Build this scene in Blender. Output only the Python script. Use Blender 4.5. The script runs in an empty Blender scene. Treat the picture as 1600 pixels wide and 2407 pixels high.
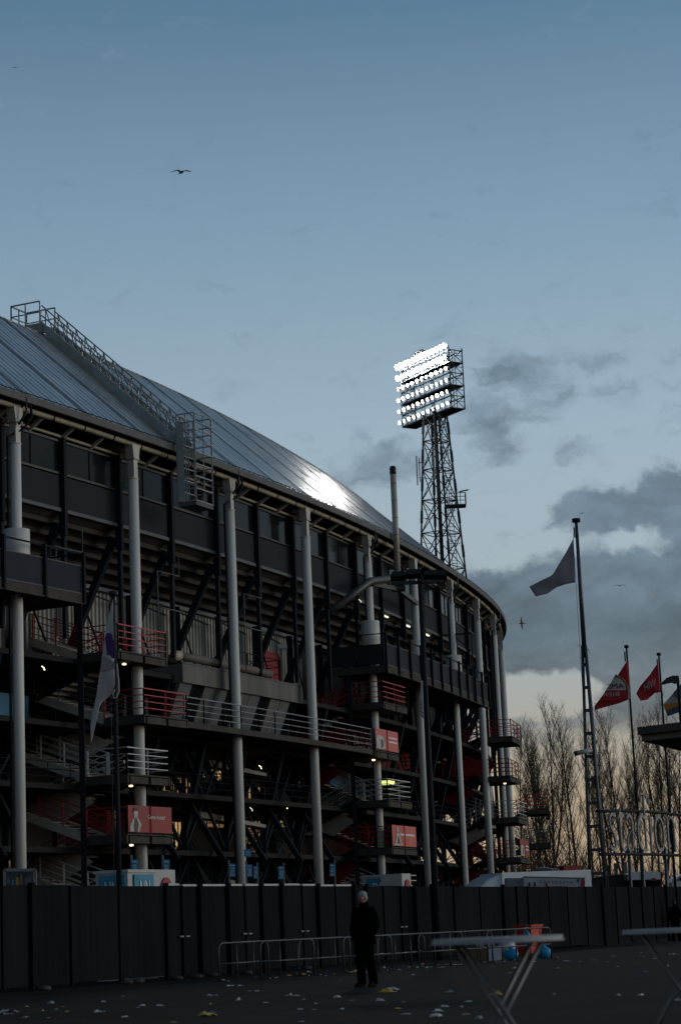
import bpy, math, random
from mathutils import Vector, Matrix
rad = math.radians
random.seed(7)
SC = bpy.context.scene
COL = SC.collection

# ------------------------------------------------------------------ camera model (photo pixels -> world)
W, H = 1600.0, 2407.0
F = 5000.0
CH = 1.17
ROLL = rad(2.45)
PITCH = math.atan((2181.8 - 1203.5) * math.cos(ROLL) / F)
cr, sr, cp, sp = math.cos(ROLL), math.sin(ROLL), math.cos(PITCH), math.sin(PITCH)

def ray(x, y):
    u = x - W / 2; v = H / 2 - y
    a = u * cr + v * sr; b = v * cr - u * sr
    return (a, F * cp - b * sp, F * sp + b * cp)

def atz(x, y, z):
    r = ray(x, y); t = (z - CH) / r[2]
    return Vector((r[0] * t, r[1] * t, z))

def at(x, y, Y):
    r = ray(x, y); t = Y / r[1]
    return Vector((r[0] * t, Y, CH + r[2] * t))

def proj(P):
    X, Y, Z = P[0], P[1], P[2] - CH
    fw = Y * cp + Z * sp; b = (Z * cp - Y * sp) * F / fw; a = X * F / fw
    return (W / 2 + a * cr - b * sr, H / 2 - (a * sr + b * cr))

# ------------------------------------------------------------------ plan of the stadium: a curve, s along it, b metres inward
HD = [(-40, 58.5), (0, 61.3), (12, 64.4), (25, 67.4), (40, 71.8), (55, 75.0), (66, 78.6), (75, 84), (90, 95), (110, 112), (140, 135)]

def heading(s):
    if s <= HD[0][0]: return rad(HD[0][1])
    for (a, h0), (b, h1) in zip(HD, HD[1:]):
        if s <= b: return rad(h0 + (h1 - h0) * (s - a) / (b - a))
    return rad(HD[-1][1])
DS = .05
def _plan():
    fw = [(-13.16, 81.0)]
    for i in range(int(140 / DS)):
        h = heading((i + .5) * DS); x, y = fw[-1]; fw.append((x + math.cos(h) * DS, y + math.sin(h) * DS))
    bw = [(-13.16, 81.0)]
    for i in range(int(40 / DS)):
        h = heading(-(i + .5) * DS); x, y = bw[-1]; bw.append((x - math.cos(h) * DS, y - math.sin(h) * DS))
    return list(reversed(bw[1:])) + fw
PTS = _plan()

def C(s, b=0.0, z=0.0):
    i = (s + 40) / DS; j = max(0, min(len(PTS) - 2, int(i))); t = i - j
    x = PTS[j][0] * (1 - t) + PTS[j + 1][0] * t; y = PTS[j][1] * (1 - t) + PTS[j + 1][1] * t
    h = heading(s)
    return Vector((x - math.sin(h) * b, y + math.cos(h) * b, z))

def sz(px, py, b):
    z = 10.0; s = 0
    for _ in range(40):
        lo = -38
        while lo < 110 and proj(C(lo, b, z))[0] < px: lo += 2
        l, h = lo - 2, lo
        for _ in range(20):
            m = (l + h) / 2
            if proj(C(m, b, z))[0] < px: l = m
            else: h = m
        s = (l + h) / 2
        q = C(s, b, z); k = F / math.hypot(q[0], q[1])
        z += (proj(q)[1] - py) / k * .9
    return s, z

# ------------------------------------------------------------------ mesh builder
WL = {}
class MB:
    def __init__(s): s.v = []; s.f = []; s.s = []
    def add(s, vs, fs, smooth=False):
        o = len(s.v); s.v += [tuple(p) for p in vs]
        s.f += [tuple(i + o for i in f) for f in fs]; s.s += [smooth] * len(fs)
        return s
    def hexa(s, a, b):          # two matching quads
        return s.add(list(a) + list(b), [(3, 2, 1, 0), (4, 5, 6, 7), (0, 1, 5, 4), (1, 2, 6, 5), (2, 3, 7, 6), (3, 0, 4, 7)])
    def box(s, c, d, ax=None):
        c = Vector(c); X, Y, Z = ax or (Vector((1, 0, 0)), Vector((0, 1, 0)), Vector((0, 0, 1)))
        q = lambda z: [c + X * d[0] / 2 * i + Y * d[1] / 2 * j + Z * d[2] / 2 * z for i, j in ((-1, -1), (1, -1), (1, 1), (-1, 1))]
        return s.hexa(q(-1), q(1))
    def bar(s, p, q, w, h=None, up=(0, 0, 1)):
        p, q = Vector(p), Vector(q); h = h or w
        d = (q - p).normalized(); u = Vector(up)
        if abs(d.dot(u)) > .98: u = Vector((1, 0, 0))
        a = d.cross(u).normalized(); u = a.cross(d).normalized()
        r = lambda o: [o + a * w / 2 * i + u * h / 2 * j for i, j in ((-1, -1), (1, -1), (1, 1), (-1, 1))]
        return s.hexa(r(p), r(q))
    def tube(s, path, r, n=8, r2=None, smooth=True, cap=True):
        path = [Vector(p) for p in path]; m = len(path); vs = []; fs = []
        pa = None
        for i, p in enumerate(path):
            d = (path[min(i + 1, m - 1)] - path[max(i - 1, 0)]).normalized()
            if pa is None:
                u = Vector((0, 0, 1)) if abs(d.z) < .9 else Vector((1, 0, 0))
                pa = d.cross(u).normalized()
            else:
                pa = (pa - d * pa.dot(d)).normalized()
            pb = d.cross(pa)
            rr = r if r2 is None else r + (r2 - r) * i / (m - 1)
            for k in range(n):
                t = 2 * math.pi * k / n
                vs.append(p + pa * math.cos(t) * rr + pb * math.sin(t) * rr)
        for i in range(m - 1):
            for k in range(n):
                k2 = (k + 1) % n
                fs.append((i * n + k, i * n + k2, (i + 1) * n + k2, (i + 1) * n + k))
        s.add(vs, fs, smooth)
        if cap and n > 2:
            o = len(s.v) - m * n
            s.f += [tuple(o + k for k in range(n))[::-1], tuple(o + (m - 1) * n + k for k in range(n))]; s.s += [False, False]
        return s
    def prism(s, poly, vec):
        n = len(poly); v = Vector(vec); a = [Vector(p) for p in poly]; b = [p + v for p in a]
        fs = [tuple(range(n))[::-1], tuple(range(n, 2 * n))] + [(i, (i + 1) % n, n + (i + 1) % n, n + i) for i in range(n)]
        return s.add(a + b, fs)
    def sweep(s, prof, s0, s1, step=1.0, smooth=False):
        n = max(1, round((s1 - s0) / step)); m = len(prof); vs = []; fs = []
        for i in range(n + 1):
            t = s0 + (s1 - s0) * i / n
            vs += [C(t, b, z) for b, z in prof]
        for i in range(n):
            for k in range(m):
                k2 = (k + 1) % m
                fs.append((i * m + k, i * m + k2, (i + 1) * m + k2, (i + 1) * m + k))
        fs += [tuple(range(m))[::-1], tuple(n * m + k for k in range(m))]
        return s.add(vs, fs, smooth)
    def slab(s, s0, s1, b0, b1, z0, z1, step=1.5):
        return s.sweep([(b0, z0), (b1, z0), (b1, z1), (b0, z1)], s0, s1, step)
    def loft(s, rings, n=14, smooth=True):      # ring = (x, y, z, rx, ry, [turn])
        vs = []; fs = []; m = len(rings)
        for r in rings:
            tz = r[5] if len(r) > 5 else 0
            for k in range(n):
                t = 2 * math.pi * k / n; a = math.cos(t) * r[3]; b = math.sin(t) * r[4]
                vs.append((r[0] + a * math.cos(tz) - b * math.sin(tz), r[1] + a * math.sin(tz) + b * math.cos(tz), r[2]))
        for i in range(m - 1):
            for k in range(n):
                k2 = (k + 1) % n; fs.append((i * n + k, i * n + k2, (i + 1) * n + k2, (i + 1) * n + k))
        fs += [tuple(range(n))[::-1], tuple((m - 1) * n + k for k in range(n))]
        return s.add(vs, fs, smooth)
    def ball(s, c, r, n=10, m=6, sq=(1, 1, 1), jit=0, rng=None):
        rings = []; vs = []; fs = []; c = Vector(c)
        for i in range(m + 1):
            a = math.pi * i / m
            for k in range(n):
                t = 2 * math.pi * k / n; j = 1 + ((rng or random).uniform(-jit, jit) if jit else 0)
                vs.append(c + Vector((math.sin(a) * math.cos(t) * r * sq[0] * j, math.sin(a) * math.sin(t) * r * sq[1] * j, -math.cos(a) * r * sq[2] * j)))
        for i in range(m):
            for k in range(n):
                k2 = (k + 1) % n; fs.append((i * n + k, i * n + k2, (i + 1) * n + k2, (i + 1) * n + k))
        return s.add(vs, fs, True)
    def text(s, body, o, xv, yv, th=None, thin=0.0):   # o lower left; xv spans the whole width, yv one cap height; th = thickness vector
        me, w, hh = glyphs(body, thin)
        o = Vector(o); xv = Vector(xv) / w; yv = Vector(yv) / hh
        vs = [o + xv * v[0] + yv * v[1] for v in me[0]]
        s.add(vs, me[1])
        if th is not None:
            th = Vector(th); n = len(vs)
            ed = {}
            for f in me[1]:
                for a, b in zip(f, f[1:] + f[:1]):
                    k = (min(a, b), max(a, b)); ed[k] = ed.get(k, 0) + 1
            s.add(vs + [p + th for p in vs], [tuple(i + n for i in f[::-1]) for f in me[1]] + [(a, b, b + n, a + n) for (a, b), c in ed.items() if c == 1])
        return s
    def build(s, name, mat, parent=None):
        me = bpy.data.meshes.new(name)
        if parent is not None: org = WL[parent.name]
        else:
            n = len(s.v)
            org = Vector((sum(p[0] for p in s.v) / n, sum(p[1] for p in s.v) / n, min(p[2] for p in s.v)))
        me.from_pydata([(p[0] - org.x, p[1] - org.y, p[2] - org.z) for p in s.v], [], s.f)
        me.polygons.foreach_set('use_smooth', s.s)
        me.materials.append(M[mat])
        ob = bpy.data.objects.new(name, me); COL.objects.link(ob)
        if parent is not None: ob.parent = parent
        else: ob.location = org
        WL[ob.name] = org.copy()
        return ob

_gl = {}
def glyphs(body, thin=0.0):
    key = (body, thin)
    if key in _gl: return _gl[key]
    cu = bpy.data.curves.new('lettering', 'FONT'); cu.body = body; cu.size = 1; cu.resolution_u = 3; cu.offset = -thin
    ob = bpy.data.objects.new('lettering', cu); COL.objects.link(ob)
    bpy.context.view_layer.update()
    me = bpy.data.meshes.new_from_object(ob.evaluated_get(bpy.context.evaluated_depsgraph_get()))
    vs = [tuple(v.co) for v in me.vertices]; fs = [tuple(p.vertices) for p in me.polygons]
    x0 = min(v[0] for v in vs); y0 = 0; w = max(v[0] for v in vs) - x0; hh = max(v[1] for v in vs)
    vs = [(v[0] - x0, v[1] - y0, 0) for v in vs]
    bpy.data.objects.remove(ob); bpy.data.curves.remove(cu); bpy.data.meshes.remove(me)
    _gl[key] = ((vs, fs), w, hh)
    return _gl[key]

def tag(o, label=None, cat=None, group=None, kind=None):
    if label: o['label'] = label
    if cat: o['category'] = cat
    if group: o['group'] = group
    if kind: o['kind'] = kind
    return o

def thing(name, label, cat, loc, group=None):
    o = bpy.data.objects.new(name, None); COL.objects.link(o)
    o.empty_display_size = .3; o.location = loc
    WL[o.name] = Vector(loc)
    return tag(o, label, cat, group)

def copy_tree(root, loc, rz=0, scale=None, label=None, group=None):
    r = root.copy(); COL.objects.link(r); r.location = loc; r.rotation_euler = (0, 0, rz)
    if scale: r.scale = scale
    WL[r.name] = Vector(loc)
    if label: r['label'] = label
    if group: r['group'] = group
    for ch in list(root.children):
        c = ch.copy(); COL.objects.link(c); c.parent = r
        for g in list(ch.children):
            d = g.copy(); COL.objects.link(d); d.parent = c
    return r

# ------------------------------------------------------------------ materials
M = {}
def lin(c): return tuple((v / 255 / 12.92 if v / 255 <= .04045 else ((v / 255 + .055) / 1.055) ** 2.4) for v in c)

def mat(name, col, rough=.6, metal=0.0, var=.25, scale=1.5, spec=.4, emit=0.0, bump=0.0, bscale=20, streak=False, ecol=None):
    m = bpy.data.materials.new(name); m.use_nodes = True; nt = m.node_tree; N = nt.nodes; L = nt.links
    bs = N['Principled BSDF']
    tc = N.new('ShaderNodeTexCoord'); mp = N.new('ShaderNodeMapping')
    mp.inputs['Scale'].default_value = (1, 1, .12) if streak else (1, 1, 1)
    L.new(tc.outputs['Object'], mp.inputs['Vector'])
    no = N.new('ShaderNodeTexNoise'); no.inputs['Scale'].default_value = scale; no.inputs['Detail'].default_value = 5; no.inputs['Roughness'].default_value = .65
    L.new(mp.outputs[0], no.inputs['Vector'])
    rp = N.new('ShaderNodeMapRange'); rp.inputs['From Min'].default_value = .3; rp.inputs['From Max'].default_value = .7
    rp.inputs['To Min'].default_value = 1 - var; rp.inputs['To Max'].default_value = 1 + var * .7
    L.new(no.outputs['Fac'], rp.inputs['Value'])
    mx = N.new('ShaderNodeVectorMath'); mx.operation = 'SCALE'; mx.inputs[0].default_value = col[:3]
    L.new(rp.outputs[0], mx.inputs['Scale']); L.new(mx.outputs[0], bs.inputs['Base Color'])
    bs.inputs['Metallic'].default_value = metal; bs.inputs['Specular IOR Level'].default_value = spec
    r2 = N.new('ShaderNodeMapRange'); r2.inputs['To Min'].default_value = max(.02, rough - .12); r2.inputs['To Max'].default_value = min(1, rough + .12)
    L.new(no.outputs['Fac'], r2.inputs['Value']); L.new(r2.outputs[0], bs.inputs['Roughness'])
    if bump:
        nb = N.new('ShaderNodeTexNoise'); nb.inputs['Scale'].default_value = bscale; nb.inputs['Detail'].default_value = 6
        L.new(tc.outputs['Object'], nb.inputs['Vector'])
        bp = N.new('ShaderNodeBump'); bp.inputs['Strength'].default_value = bump; bp.inputs['Distance'].default_value = .02
        L.new(nb.outputs['Fac'], bp.inputs['Height']); L.new(bp.outputs[0], bs.inputs['Normal'])
    if emit:
        if ecol is None:
            bs.inputs['Emission Color'].default_value = (*col[:3], 1)
        else:
            e2 = N.new('ShaderNodeVectorMath'); e2.operation = 'SCALE'; e2.inputs[0].default_value = ecol
            L.new(rp.outputs[0], e2.inputs['Scale']); L.new(e2.outputs[0], bs.inputs['Emission Color'])
        bs.inputs['Emission Strength'].default_value = emit
    M[name] = m
    return m

mat('asphalt', (.030, .0275, .0235), .95, var=.45, scale=.35, spec=.03, bump=.5, bscale=9)
mat('roof_metal', (.78, .78, .72), .30, metal=.85, var=.22, scale=.5)
mat('roof_rib', (.30, .325, .35), .45, metal=.8, var=.2, scale=.5)
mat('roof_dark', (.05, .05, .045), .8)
mat('fascia_metal', (.12, .12, .12), .7, metal=0, spec=.15)
mat('pipe_tan', (.33, .29, .22), .5, var=.3, scale=1.2)
mat('column_paint', (.58, .59, .565), .65, spec=.2, var=.16, scale=1.6, streak=True)
mat('column_neck', (.44, .44, .40), .55, var=.2, scale=2)
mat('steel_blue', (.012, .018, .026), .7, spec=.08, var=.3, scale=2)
mat('steel_pale', (.12, .135, .14), .6, spec=.2, var=.3, scale=2)
mat('steel_black', (.012, .013, .014), .5, var=.3, scale=2)
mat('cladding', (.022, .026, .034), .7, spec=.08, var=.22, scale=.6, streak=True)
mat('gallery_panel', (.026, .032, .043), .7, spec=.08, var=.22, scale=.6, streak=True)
mat('sill_metal', (.12, .13, .14), .7, spec=.1, var=.2)
mat('dark_glass', (.008, .011, .012), .12, var=.4, scale=.6, spec=.10)
mat('corrugated', (.30, .30, .27), .6, var=.22, scale=.8, streak=True)
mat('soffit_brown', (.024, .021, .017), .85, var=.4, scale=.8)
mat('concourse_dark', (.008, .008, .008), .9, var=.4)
mat('concrete', (.16, .157, .146), .95, spec=.05, var=.35, scale=1.0, bump=.2, bscale=8, streak=True)
mat('deck_grey', (.07, .066, .058), .9, spec=.1, var=.35, scale=1.2)
mat('tread_grey', (.22, .21, .19), .8, var=.35, scale=1.2)
mat('rail_red', (.42, .015, .02), .45, var=.2)
mat('rail_white', (.50, .52, .53), .45, var=.2)
mat('rail_grey', (.20, .22, .235), .55, metal=.1, spec=.2, var=.2)
mat('panel_red', (.20, .006, .008), .5, var=.2)
mat('panel_grey', (.38, .365, .335), .7, var=.25)
mat('panel_blue', (.03, .22, .40), .5, var=.2)
mat('banner_red', (.25, .018, .02), .5, var=.3, scale=.9)
mat('banner_salmon', (.50, .10, .08), .5, var=.22, scale=.9)
mat('banner_figure', (.42, .40, .38), .6, var=.4, scale=5)
mat('banner_dark', (.06, .05, .05), .6, var=.4, scale=5)
mat('white_paint', (.42, .43, .43), .6, spec=.2, var=.12)
mat('van_white', (.62, .66, .68), .35, var=.1)
mat('sign_blue', (.025, .22, .42), .45, var=.15)
mat('sign_teal', (.01, .20, .33), .45, var=.15)
mat('sign_letter', (.62, .66, .68), .5, var=.1)
mat('sign_maroon', (.30, .015, .04), .5, var=.15)
mat('fence_sheet', (.012, .0135, .016), .9, spec=.03, var=.45, scale=.8, streak=True)
mat('fence_post', (.009, .011, .015), .9, spec=.03, var=.3)
mat('fence_cap', (.42, .44, .44), .5, var=.2)
mat('barrier_metal', (.06, .07, .08), .45, metal=.4, var=.25)
mat('table_top', (.34, .36, .37), .75, var=.1, spec=.2)
mat('table_leg', (.12, .13, .135), .4, metal=.5, var=.2)
mat('coat_black', (.003, .003, .0035), 1, var=.3, spec=.0)
mat('trouser_dark', (.004, .004, .005), 1, var=.3, spec=.0)
mat('skin', (.24, .10, .075), .55, var=.15, scale=12)
mat('hair_white', (.30, .32, .31), .7, var=.3, scale=40, bump=.5, bscale=90)
mat('hair_dark', (.02, .016, .012), .7)
mat('shoe_black', (.006, .006, .006), .7, spec=.05)
mat('flag_white', (.40, .39, .40), .8, var=.12)
mat('flag_grey', (.24, .23, .25), .8, var=.2)
mat('flag_purple', (.045, .018, .11), .8)
mat('flag_red', (.36, .014, .02), .8, var=.15)
mat('flag_yellow', (.45, .25, .04), .8)
mat('flag_black', (.02, .015, .015), .8)
mat('flag_cream', (.42, .40, .36), .8)
mat('flag_blue', (.05, .07, .14), .8)
mat('flag_orange', (.45, .19, .03), .8)
mat('flag_slate', (.08, .11, .13), .8)
mat('pole_dark', (.012, .017, .024), .6, spec=.1)
mat('stair_galv', (.27, .30, .31), .5, spec=.2)
mat('pole_grey', (.055, .07, .085), .45, metal=.3)
mat('letter_grey', (.21, .215, .22), .5, var=.12)
mat('bark', (.050, .039, .028), .9, var=.4, scale=3)
mat('twig', (.085, .066, .046), .9, var=.4, scale=1)
mat('mast_steel', (.02, .027, .034), .5, metal=.3, var=.3)
mat('antenna', (.33, .35, .36), .5)
mat('lamp_housing', (.05, .05, .05), .5)
mat('chimney_steel', (.46, .42, .36), .5, metal=.15, var=.3, scale=1.5, streak=True)
mat('duct_grey', (.07, .07, .07), .5, metal=.3)
mat('duct_brown', (.13, .12, .105), .6, spec=.2)
mat('gull_grey', (.06, .065, .07), .8)
mat('gull_white', (.45, .46, .47), .8)
mat('bin_red', (.50, .03, .015), .45, var=.2)
mat('bag_blue', (.01, .26, .50), .4, var=.3, scale=6, bump=.6, bscale=14)
mat('bag_white', (.52, .53, .57), .5, var=.3, scale=6, bump=.6, bscale=14)
mat('card_brown', (.12, .085, .05), .85)
mat('paper_white', (.50, .51, .52), .7, var=.3, scale=9)
mat('paper_blue', (.16, .25, .36), .6, var=.3, scale=9)
mat('paper_yellow', (.55, .36, .02), .6, var=.25, scale=9)
mat('paper_tan', (.32, .2, .12), .7, var=.25, scale=9)
mat('poster_print', (.05, .05, .05), .6, var=.8, scale=5)
mat('poster_yellow', (.30, .20, .03), .6, var=.4, scale=8)
mat('poster_pale', (.13, .13, .14), .6, var=.6, scale=8)
mat('flood_glass', (1, 1, 1), .3, emit=900, ecol=(1, .97, .93))
mat('flood_glass_low', (1, 1, 1), .3, emit=7, ecol=(1, .97, .95))
mat('cable_black', (.006, .006, .006), .9, spec=.02)
mat('stringer_pale', (.55, .52, .46), .8, var=.3)
mat('lamp_warm', (1, .8, .5), .4, emit=4, ecol=(1, .72, .38))
mat('lamp_cool', (1, 1, .9), .4, emit=1.2, ecol=(.95, 1, .72))
mat('lamp_lime', (.9, 1, .4), .4, emit=1.1, ecol=(.75, .9, .22))
mat('sunset_glow', (.25, .18, .10), .5, var=.75, scale=1.4, emit=.75, ecol=(.55, .34, .15), streak=True)  # sunset reflection in glass, put into the emission colour
mat('sunset_glow_dim', (.2, .14, .08), .5, var=.75, scale=2.4, emit=.32, ecol=(.55, .32, .14), streak=True)  # weaker version of the same painted reflection

# ------------------------------------------------------------------ sky
def build_world():
    w = bpy.data.worlds.new('World'); SC.world = w; w.use_nodes = True
    nt = w.node_tree; N = nt.nodes; L = nt.links
    bg = N['Background']; bg.inputs['Strength'].default_value = 1.0
    tc = N.new('ShaderNodeTexCoord'); sx = N.new('ShaderNodeSeparateXYZ'); L.new(tc.outputs['Generated'], sx.inputs[0])
    def mth(op, a=None, b=None, c=None, clamp=False):
        n = N.new('ShaderNodeMath'); n.operation = op; n.use_clamp = clamp
        for i, v in enumerate((a, b, c)):
            if v is None: continue
            if isinstance(v, (int, float)): n.inputs[i].default_value = v
            else: L.new(v, n.inputs[i])
        return n.outputs[0]
    az = mth('MULTIPLY', mth('ARCTAN2', sx.outputs['X'], sx.outputs['Y']), 57.29578)
    el = mth('MULTIPLY', mth('ARCSINE', sx.outputs['Z']), 57.29578)
    cb = N.new('ShaderNodeCombineXYZ'); L.new(az, cb.inputs[0]); L.new(el, cb.inputs[1])
    # clear dusk sky, colour by height above the horizon
    stops = [(-6, (40, 38, 36)), (-1, (120, 103, 90)), (.6, (172, 148, 122)), (2.2, (187, 166, 139)), (3.6, (182, 169, 147)), (5.0, (170, 167, 156)), (6.6, (163, 172, 173)),
             (9, (164, 180, 188)), (13.3, (155, 177, 193)), (19, (126, 155, 177)), (24.5, (92, 125, 151)), (35, (66, 96, 126)), (60, (44, 68, 98)), (90, (34, 56, 86))]
    rp = N.new('ShaderNodeValToRGB'); L.new(mth('MULTIPLY_ADD', el, 1 / 96, 6 / 96), rp.inputs[0])
    cr_ = rp.color_ramp
    while len(cr_.elements) < len(stops): cr_.elements.new(.5)
    for e, (d, c) in zip(cr_.elements, stops): e.position = (d + 6) / 96; e.color = (*lin(c), 1)
    for e, (d, c) in zip(cr_.elements, stops): e.position = (d + 6) / 96; e.color = (*lin(c), 1)
    # brighter towards the sunset (ahead, to the right), dimmer behind
    fac = mth('MULTIPLY_ADD', mth('COSINE', mth('MULTIPLY_ADD', az, .0174533, -.9)), .20, .87)
    sky = N.new('ShaderNodeVectorMath'); sky.operation = 'SCALE'; L.new(rp.outputs[0], sky.inputs[0]); L.new(fac, sky.inputs['Scale'])
    # clouds: soft banks, ragged by noise
    def noise(scale, det, vec):
        n = N.new('ShaderNodeTexNoise'); n.inputs['Scale'].default_value = scale; n.inputs['Detail'].default_value = det; n.inputs['Roughness'].default_value = .58
        L.new(vec, n.inputs['Vector']); return n
    n1 = noise(.8, 6, cb.outputs[0])
    wv = N.new('ShaderNodeVectorMath'); wv.operation = 'MULTIPLY_ADD'; L.new(n1.outputs['Color'], wv.inputs[0])
    wv.inputs[1].default_value = (2.2, 1.3, 0); wv.inputs[2].default_value = (-1.1, -.65, 0)
    pv = N.new('ShaderNodeVectorMath'); L.new(cb.outputs[0], pv.inputs[0]); L.new(wv.outputs[0], pv.inputs[1])
    P = pv.outputs[0]
    BL = [(1430, 1430, 330, 120, 1.3), (1560, 1370, 220, 150, 1.1), (1290, 1470, 190, 110, 1.1), (1510, 1540, 280, 95, 1.1), (1185, 1400, 95, 60, .7), (1230, 1530, 150, 70, .9),
          (1500, 1195, 190, 62, 1.1), (1400, 1215, 100, 42, .8), (1590, 1150, 110, 60, .9), (1530, 1280, 95, 46, -1.6), (1455, 1262, 70, 28, -.6),
          (1295, 1622, 125, 55, -1.9), (1200, 1650, 90, 40, -.25), (1520, 1625, 200, 80, .7), (1380, 1700, 330, 50, .55), (1180, 1715, 150, 40, .35),
          (1120, 990, 85, 50, .75), (1175, 1052, 70, 44, .8), (1225, 955, 130, 50, .55), (1265, 878, 130, 36, .5), (1190, 858, 80, 50, .55), (1350, 1062, 70, 30, .6), (1300, 830, 90, 20, .4), (1480, 845, 120, 18, .45), (1150, 900, 60, 25, .5), (1400, 920, 90, 30, .35),
          (1075, 785, 80, 40, .32), (870, 1112, 100, 46, .65), (940, 1080, 80, 40, .65), (850, 1030, 30, 20, .35), (1420, 840, 80, 22, .3), (1460, 910, 70, 36, .25),
          (1530, 330, 110, 80, .26), (1550, 470, 70, 40, .26), (1130, 1350, 50, 30, .55), (1580, 860, 55, 50, .3), (1570, 990, 45, 40, .3), (1690, 1420, 260, 260, 1.2),
          (560, 1560, 500, 160, .6), (1900, 1300, 300, 200, .7)]
    acc = 0.0
    for (cx, cy, rx, ry, s_) in BL:
        d = Vector(ray(cx, cy)).normalized(); u = math.degrees(math.atan2(d.x, d.y)); v = math.degrees(math.asin(d.z))
        ru, rv = rx * 1.35 * .01146, ry * 1.35 * .01146
        a = N.new('ShaderNodeVectorMath'); a.operation = 'MULTIPLY_ADD'; L.new(P, a.inputs[0])
        a.inputs[1].default_value = (1 / ru, 1 / rv, 0); a.inputs[2].default_value = (-u / ru, -v / rv, 0)
        q = N.new('ShaderNodeVectorMath'); q.operation = 'DOT_PRODUCT'; L.new(a.outputs[0], q.inputs[0]); L.new(a.outputs[0], q.inputs[1])
        acc = mth('MULTIPLY_ADD', mth('SUBTRACT', 1.0, q.outputs['Value'], None, True), s_, acc)
    sv = N.new('ShaderNodeVectorMath'); sv.operation = 'MULTIPLY'; L.new(P, sv.inputs[0]); sv.inputs[1].default_value = (.62, 1.35, 1)
    n2 = noise(1.25, 9, sv.outputs[0])
    den = mth('ADD', acc, mth('MULTIPLY_ADD', n2.outputs['Fac'], 2.3, -1.17))
    mr = N.new('ShaderNodeMapRange'); mr.interpolation_type = 'SMOOTHSTEP'; mr.inputs['From Min'].default_value = .02; mr.inputs['From Max'].default_value = 1.25
    L.new(den, mr.inputs['Value'])
    # high cloud elsewhere round the sky
    n3 = noise(.16, 6, cb.outputs[0]); m3 = N.new('ShaderNodeMapRange'); m3.inputs['From Min'].default_value = .5; m3.inputs['From Max'].default_value = .75; m3.inputs['To Max'].default_value = .06
    L.new(n3.outputs['Fac'], m3.inputs['Value'])
    msk = mth('ADD', mth('MULTIPLY', mr.outputs[0], .92), m3.outputs[0], None, True)
    cc = N.new('ShaderNodeValToRGB'); L.new(mth('MULTIPLY_ADD', el, 1 / 20, 0), cc.inputs[0])
    cs = [(0, (150, 136, 124)), (3, (140, 136, 130)), (5.2, (106, 114, 118)), (7.5, (90, 107, 118)), (10, (104, 122, 137)), (14, (118, 138, 154)), (20, (112, 138, 160))]
    while len(cc.color_ramp.elements) < len(cs): cc.color_ramp.elements.new(.5)
    for _ in (0, 1):
        for e, (d, c) in zip(cc.color_ramp.elements, cs): e.position = d / 20; e.color = (*lin(c), 1)
    n4 = noise(.55, 7, sv.outputs[0])
    cm = N.new('ShaderNodeVectorMath'); cm.operation = 'SCALE'; L.new(cc.outputs[0], cm.inputs[0]); L.new(mth('MULTIPLY_ADD', n4.outputs['Fac'], 1.7, .17), cm.inputs['Scale'])
    mx = N.new('ShaderNodeMix'); mx.data_type = 'RGBA'; L.new(msk, mx.inputs[0]); L.new(sky.outputs[0], mx.inputs[6]); L.new(cm.outputs[0], mx.inputs[7])
    L.new(mx.outputs[2], bg.inputs['Color'])
    w.cycles.sampling_method = 'MANUAL'; w.cycles.sample_map_resolution = 512
build_world()
sun = bpy.data.lights.new('sun', 'SUN'); sun.energy = 1.05; sun.angle = rad(34); sun.color = (1, .92, .80)
so = bpy.data.objects.new('sun', sun); COL.objects.link(so)
so.rotation_euler = Vector((-math.sin(rad(88)) * math.cos(rad(8)), -math.cos(rad(88)) * math.cos(rad(8)), -math.sin(rad(8)))).to_track_quat('-Z', 'Y').to_euler()

# ------------------------------------------------------------------ camera
cd = bpy.data.cameras.new('camera'); cam = bpy.data.objects.new('camera', cd); COL.objects.link(cam); SC.camera = cam
cam.location = (0, 0, CH)
fwd = Vector((0, cp, sp)); upv = Vector((0, -sp, cp)); rt = Vector((1, 0, 0))
# photo content is turned counter-clockwise by ROLL -> camera turned clockwise
# u2 = u*cr + v*sr ; so the image axes are (cr,-sr) and (sr,cr) in the level frame
Xc = rt * cr - upv * sr; Yc = rt * sr + upv * cr
cam.rotation_euler = Matrix((Xc, Yc, -fwd)).transposed().to_euler()
cd.sensor_fit = 'VERTICAL'; cd.sensor_height = 36; cd.lens = F / H * 36
cd.clip_start = .5; cd.clip_end = 6000
cd.dof.use_dof = True; cd.dof.focus_distance = 105; cd.dof.aperture_fstop = 2.8
SC.view_settings.view_transform = 'Standard'; SC.view_settings.look = 'None'; SC.view_settings.exposure = 0; SC.view_settings.gamma = 1
SC.render.engine = 'CYCLES'; SC.cycles.use_denoising = True; SC.cycles.max_bounces = 6; SC.cycles.sample_clamp_indirect = 4

# ------------------------------------------------------------------ ground
g = MB(); n = 40
g.add([(-1500, -200, 0), (1500, -200, 0), (1500, 4000, 0), (-1500, 4000, 0)], [(0, 1, 2, 3)])
tag(g.build('ground', 'asphalt'), 'dark asphalt square strewn with litter', 'ground', kind='structure')
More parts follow.
